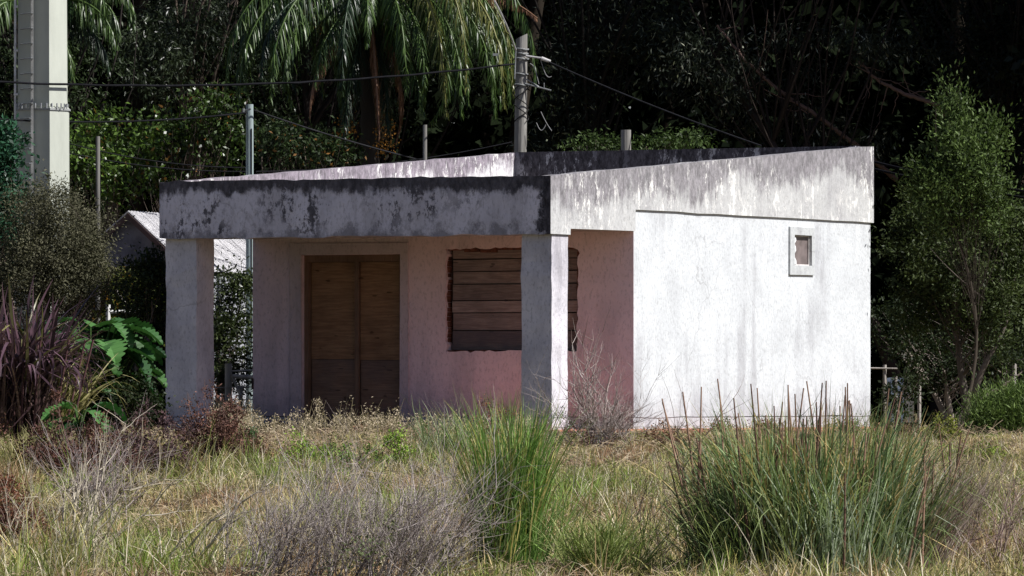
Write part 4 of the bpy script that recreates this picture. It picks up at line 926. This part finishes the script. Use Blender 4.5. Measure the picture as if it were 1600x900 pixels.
pos = pos.reshape(-1, 3); q.leaves(pos, rng.normal(size=pos.shape) + [0, 0, .5], np.full(len(pos), .035), np.full(len(pos), .012), np.tile([.52, .43, .30], (len(pos), 1)) * (.6 + .7 * rng.random((len(pos), 1))), rng)
tag(q.build("seed_grass", MAT['grass']), "dry seeding oat grass along the front of the porch", "grass", kind="stuff")

# ------------------------------------------------------------------ low shrubs and weeds of the field
def weed(name, label, px, py, Y, wpx, hpx, ca, cb, seed, k=40, n=70, L=.035, Wd=.016, cr=.09, cat="shrub", grp=None, twigs=60, twcol=(.16, .10, .08), mat='dull_leaf', up=.3):
    """a low mound: twiggy stems carrying small leaves"""
    rng = np.random.default_rng(seed); b = gp(px, py, Y); s = Y / FPX; root = thing(name, label, cat, b, group=grp)
    rx, rz = wpx * s * .5, hpx * s
    u = rng.normal(size=(k, 3)); u /= np.linalg.norm(u, axis=1, keepdims=True); u[:, 2] = np.abs(u[:, 2]); c = u * (rng.random((k, 1)) ** .4) * np.array([rx, rx * .8, rz * .88]) * (1 + .2 * rng.normal(size=(k, 1))); c[:, 2] = np.maximum(c[:, 2], .03)
    q = NM(); leaf_crown(q, rng, c, np.full(k, cr) * (.6 + .8 * rng.random(k)), n, L, Wd, ca, cb, -up, 1.0, .4); q.build("leaves", MAT[mat], root)
    t_ = NM(); K = 7; u_ = np.linspace(0, 1, K)[None, :, None]; e = c[rng.integers(k, size=twigs)] * (1.0 + .25 * rng.random((twigs, 1))) + rng.normal(size=(twigs, 3)) * .04
    P_ = e[:, None] * u_ + rng.normal(size=(twigs, 1, 3)) * .06 * np.sin(u_ * np.pi); t_.tubes(P_, np.tile(np.linspace(.007, .002, K), (twigs, 1)), np.array(twcol), 4); t_.build("stems", MAT['twig'], root)
    return root
RB = "reddish brown low shrubs in the field"; GW = "bright green weeds near the porch"
R1, R2 = (.05, .025, .022), (.16, .075, .055)
weed("brown_shrub", "reddish brown twiggy shrub in front of the left column", 338, 722, 71, 145, 122, R1, (.22, .11, .08), 1, 95, 90, grp=RB, twigs=160)
weed("brown_shrub", "dark maroon low shrub below the split leaved plants", 115, 745, 67.5, 200, 122, R1, R2, 2, 95, 90, grp=RB, twigs=120)
weed("brown_shrub", "dull purple brown shrub between left column and maroon shrub", 235, 742, 68.5, 160, 112, (.05, .03, .035), (.15, .09, .09), 3, 85, 90, grp=RB, twigs=120)
weed("brown_shrub", "rusty red shrub at the left edge of the foreground", 15, 860, 53.5, 120, 130, (.08, .03, .02), (.24, .10, .06), 4, 50, 100, grp=RB, cr=.07, L=.025, Wd=.012, twigs=120)
weed("brown_shrub", "small rusty shrub against the porch wall under the boarded window", 770, 672, 80.6, 76, 52, (.10, .035, .02), (.26, .11, .06), 5, 26, 50, grp=RB, twigs=40)
weed("brown_shrub", "rust coloured low shrub below the side wall's left end", 1040, 700, 78, 80, 42, (.10, .05, .03), (.24, .14, .08), 6, 26, 60, grp=RB, twigs=60)
weed("brown_shrub", "brown low shrub right of the house corner", 1415, 690, 79, 100, 46, (.08, .045, .03), (.22, .14, .08), 7, 34, 70, grp=RB, twigs=80)
weed("brown_shrub", "dusky pink shrub with grey twigs left of centre foreground", 150, 800, 62, 130, 60, (.10, .07, .05), (.24, .18, .14), 8, 40, 70, grp=RB, twigs=160, twcol=(.36, .31, .28))
weed("green_weed", "bright green weed patch in front of the boarded door", 480, 724, 71, 90, 52, (.10, .18, .02), (.28, .42, .06), 11, 44, 60, grp=GW, cr=.07)
weed("green_weed", "bright green weed right of the boarded door", 615, 716, 72, 70, 68, (.10, .18, .02), (.28, .42, .06), 12, 40, 60, grp=GW, cr=.07)
weed("green_weed", "mid green weed patch between the two brighter weeds", 555, 730, 70, 90, 60, (.06, .12, .02), (.16, .25, .05), 13, 26, 60, grp=GW, cr=.07)
weed("green_weed", "small green weed at the foot of the left column", 385, 700, 78, 40, 26, (.04, .08, .03), (.10, .17, .06), 14, 20, 60, grp=GW, cr=.07)
weed("green_weed", "yellow green weed right of the brown shrub near the dark trees", 1475, 688, 79, 56, 44, (.12, .14, .02), (.28, .30, .06), 15, 26, 60, grp=GW, cr=.07)
weed("green_weed", "low green weed strip in front of the feathery shrub", 1530, 718, 73, 170, 40, (.10, .15, .02), (.24, .30, .06), 16, 44, 50, grp=GW, cr=.06)
weed("green_weed", "green weed tuft under the maroon shrub on the left", 75, 694, 75, 80, 46, (.07, .10, .03), (.18, .22, .06), 17, 26, 60, grp=GW, cr=.07)
weed("green_weed", "small dark green weed left of the grey dead shrub", 325, 868, 53.5, 26, 14, (.03, .09, .02), (.06, .16, .04), 18, 8, 40, grp=GW, cr=.03, L=.03, Wd=.02, twigs=10)

for i_, (px_, py_, Y_, w_, h_, lab_, kd_) in enumerate(((1125, 686, 86, 40, 18, "rusty weed tuft at the side wall just right of the bare bush", 0), (1200, 680, 87.5, 60, 22, "brownish weed tuft at the side wall under its grey run marks", 0), (1320, 672, 90.5, 50, 24, "green weed tuft at the side wall below the small window", 1),
        (655, 678, 84.2, 50, 20, "green weed tuft at the porch slab left of the arching tussocks", 1), (430, 682, 85.6, 46, 18, "dark red weed tuft at the porch slab left of the door", 0), (575, 680, 84.8, 60, 22, "brown weed tuft at the porch slab below the door", 0))):
    weed("wall_weed", lab_, px_, py_, Y_, w_, h_, ((.10, .04, .025), (.08, .11, .03))[kd_], ((.26, .12, .07), (.22, .26, .07))[kd_], 30 + i_, 18, 50, grp="weeds at the foot of the house", twigs=40)

# ------------------------------------------------------------------ dead branching shrubs
def branches(rng, org, n0, L0, r0, spread, lean, levels=3, kids=4, curl=.25, upb=.2, ratio=.62, K=8):
    """returns a list of (paths, radii) by level"""
    out = []; u = np.linspace(0, 1, K)
    d = rng.normal(size=(n0, 3)) * spread; d[:, 2] = np.abs(d[:, 2]) * .3 + 1; d += np.array(lean)[None]; d /= np.linalg.norm(d, axis=1, keepdims=True)
    st = np.asarray(org)[None] + rng.normal(size=(n0, 3)) * np.array([.12, .12, 0]); L = L0 * (.6 + .6 * rng.random(n0)); r = np.full(n0, r0) * (.6 + .8 * rng.random(n0))
    for lv in range(levels):
        n = len(st); cv = rng.normal(size=(n, 3)) * curl; cv[:, 2] += upb
        kk = np.cumsum(rng.normal(size=(n, K, 3)) * .012 * L[:, None, None], 1)
        P_ = st[:, None] + d[:, None] * (L[:, None, None] * u[None, :, None]) + cv[:, None] * (L[:, None, None] * (u ** 2)[None, :, None]) * .5 + kk
        R_ = r[:, None] * (1 - .7 * u[None]); out.append((P_, R_))
        if lv == levels - 1: break
        j = rng.integers(2, K, size=(n, kids)); i = np.repeat(np.arange(n), kids); j = j.ravel()
        st = P_[i, j]; T = P_[i, j] - P_[i, j - 1]; T /= np.linalg.norm(T, axis=1, keepdims=True)
        d = T + rng.normal(size=(n * kids, 3)) * .5; d[:, 2] += .1; d /= np.linalg.norm(d, axis=1, keepdims=True)
        L = L[i] * ratio * (.6 + .7 * rng.random(len(i))); r = r[i] * .55
    return out
def dead_shrub(name, label, px, Y, cfgs, seed, col_a, col_b, leaves=None, dy=0):
    rng = np.random.default_rng(seed); b = gp(px, 0, Y); root = thing(name, label, "shrub", b)
    q = NM()
    for (off, n0, L0, r0, sp_, lean, lv, kids) in cfgs:
        for P_, R_ in branches(rng, off, n0, L0, r0, sp_, lean, lv, kids):
            P_[..., 2] = np.maximum(P_[..., 2], .005)
            q.tubes(P_, R_, lerpc(col_a, col_b, rng.random(len(P_))), 4)
    q.build("branches", MAT['twig'], root)
    if leaves:
        q = NM(); k, rx, rz, ca, cb = leaves; c = rng.normal(size=(k, 3)) * np.array([rx, rx, 0]) + np.array([0, 0, 1]) * np.abs(rng.normal(size=(k, 1))) * rz
        leaf_crown(q, rng, c, np.full(k, .09), 40, .03, .014, ca, cb, 0, 1); q.build("leaves", MAT['dull_leaf'], root)
    return root
# grey dead shrub in the middle foreground: a wide thicket
s50 = 50 / FPX
dead_shrub("dead_shrub", "wide tangle of grey dead twigs in the middle foreground", 542, 48.4,
           [((x_ * .01, 0, 0), 11, .50, .0055, .30, (.45, 0, 0), 3, 5) for x_ in (-72, -55, -38, -20, -2, 16, 34, 50)] + [((.35, .25, 0), 16, .66, .006, .30, (.45, 0, 0), 3, 5), ((-.2, .3, 0), 14, .62, .006, .30, (.3, 0, 0), 3, 5)], 91, (.14, .11, .10), (.54, .48, .45),
           leaves=(26, .5, .22, (.05, .07, .03), (.12, .15, .06)))
dead_shrub("bare_bush", "leafless branching bush in front of the pink porch corner", 940, 77.5, [((0, 0, 0), 14, .62, .009, .5, (.05, 0, 0), 3, 5), ((.15, 0, 0), 14, .38, .007, .8, (0, 0, 0), 3, 5), ((-.2, 0, 0), 14, .40, .007, .8, (0, 0, 0), 3, 5)], 92, (.16, .12, .10), (.50, .44, .41),
           leaves=(60, .32, .14, (.06, .03, .025), (.16, .08, .06)))
dead_shrub("fallen_branch", "pale curved dead branches spreading from the lower left foreground", 92, 50.2, [((0, 0, 0), 9, .58, .014, .40, (.95, 0, 0), 3, 3), ((.1, 0, 0), 6, .45, .011, .5, (.3, 0, 0), 3, 3), ((.9, 0, 0), 6, .42, .012, .4, (.6, 0, 0), 3, 3), ((-.2, .3, 0), 6, .5, .006, .5, (0, 0, 0), 3, 4)], 93, (.38, .33, .24), (.56, .50, .40))
dead_shrub("dead_shrub", "dark dead twigs curving beside the left side of the big tussock", 1105, 50.6, [((0, 0, 0), 9, .85, .007, .45, (.05, 0, 0), 3, 3), ((-.3, .2, 0), 7, .6, .006, .5, (.2, 0, 0), 3, 3)], 94, (.09, .06, .05), (.2, .15, .12))
dead_shrub("dead_shrub", "brown dead twigs low in the lower right corner", 1540, 50.4, [((0, 0, 0), 12, .45, .006, .6, (.1, 0, 0), 3, 4), ((.3, .4, 0), 10, .45, .005, .6, (0, 0, 0), 3, 4), ((-.35, .2, 0), 9, .4, .006, .6, (.4, 0, 0), 3, 3)], 95, (.16, .10, .09), (.36, .28, .24))
dead_shrub("dead_shrub", "grey dead twigs above the pale curved branches on the left", 140, 58, [((0, 0, 0), 14, .5, .006, .4, (.1, 0, 0), 3, 4), ((.3, 0, 0), 10, .4, .005, .5, (.1, 0, 0), 3, 4)], 96, (.22, .18, .17), (.42, .36, .34))

# ------------------------------------------------------------------ grass tussocks
def tussock(label, px, Y, sets, seed, stalks=0, stalkH=1.4, grp="grass tussocks in the field", sspread=.8):
    rng = np.random.default_rng(seed); b = gp(px, 0, Y); root = thing("grass_tussock", label, "grass clump", b, group=grp); q = NM()
    for (off, n, H, sp_, arch, wd, ca, cb, br, lean, odd) in sets: blades(q, rng, (off[0], off[1], 0), n, H, sp_, arch, wd, ca, cb, K=10, base_r=br, lean=lean, odd=odd)
    q.build("blades", MAT['grass'], root)
    if stalks:
        n = stalks; x_ = np.clip(rng.normal(size=n) * .42, -.8, .8) * sspread; y_ = rng.normal(size=n) * .3; u = np.linspace(0, 1, 8)[None, :, None]; H = stalkH * (.55 + .5 * rng.random(n))
        d = np.stack([x_ * .16 + rng.normal(size=n) * .08, rng.normal(size=n) * .06, np.ones(n)], -1); P_ = np.stack([x_, y_, 0 * x_], -1)[:, None] + d[:, None] * H[:, None, None] * u + np.array([1, 0, 0]) * u ** 2 * (rng.normal(size=n) * .05)[:, None, None]
        t_ = NM(); t_.tubes(P_, np.tile(np.interp(np.linspace(0, 1, 8), [0, .5, 1], [.011, .010, .005]), (n, 1)), lerpc((.10, .055, .04), (.30, .19, .13), rng.random(n)), 5); t_.build("dead_stalks", MAT['twig'], root)
    return root
TG1, TG2 = (.06, .10, .035), (.17, .24, .10)
tussock("large blue green tussock with brown stalks in front of the white wall", 1268, 49.7,
        [((0, 0), 2000, 1.22, .32, .45, .013, (.045, .08, .035), (.28, .38, .17), .62, (0, 0), ((.50, .38, .17), .3)), ((-.38, -.1), 650, .88, .40, .6, .013, (.05, .08, .035), (.23, .28, .12), .4, (-.18, 0), ((.30, .25, .14), .15)),
         ((.40, 0), 650, .95, .34, .5, .013, (.06, .10, .04), (.29, .37, .15), .4, (.15, 0), ((.40, .34, .18), .18)), ((0, -.2), 420, 1.42, .55, 1.2, .010, (.16, .22, .08), (.42, .46, .22), .5, (0, 0), None), ((.1, -.3), 420, .95, .5, .5, .012, (.26, .32, .20), (.46, .52, .38), .6, (.05, 0), None), ((.75, .1), 260, .95, .35, .25, .010, (.20, .14, .12), (.44, .36, .32), .22, (.3, 0), None), ((-.6, -.4), 200, .85, .6, 1.1, .010, (.10, .17, .05), (.30, .34, .14), .25, (-.1, 0), None)], 101, 110, 1.46, sspread=1.05)  # palest blade set paints highlights between the darker blades
tussock("slim bright green upright tussock right of the grey dead twigs", 788, 50.6,
        [((0, 0), 850, 1.20, .17, .30, .010, (.07, .15, .03), (.24, .38, .09), .22, (0, 0), ((.46, .40, .14), .25)), ((.10, -.1), 200, .75, .38, .6, .009, (.07, .14, .03), (.20, .32, .08), .3, (.15, 0), ((.42, .36, .12), .15)), ((0, 0), 70, 1.35, .38, 1.2, .007, (.12, .16, .06), (.28, .30, .14), .3, (0, 0), None)], 102)
tussock("loose pale green tussock in front of the boarded window", 700, 73.5, [((0, 0), 240, .66, .65, 1.0, .010, (.12, .17, .08), (.34, .38, .22), .3, (0, 0), None)], 103)
tussock("small arching tussock left of the right porch column", 815, 76, [((0, 0), 150, .55, .6, 1.0, .010, (.12, .17, .08), (.32, .36, .2), .2, (0, 0), None)], 104)
tussock("low spreading yellow green tussock at the bottom right of the slim one", 930, 49.4, [((0, 0), 420, .55, .8, .8, .009, (.12, .17, .04), (.34, .38, .14), .3, (0, 0), None)], 105)
tussock("straw coloured tussock at the far left of the field", 45, 70, [((0, 0), 420, .50, .6, .6, .010, (.22, .20, .08), (.42, .38, .18), .35, (0, 0), None)], 106)
tussock("thin dry tussock right of the big blue green one", 1480, 54.5, [((0, 0), 300, .85, .5, .5, .008, (.24, .20, .12), (.46, .40, .28), .2, (.1, 0), None)], 107, 14, 1.0, sspread=.3)
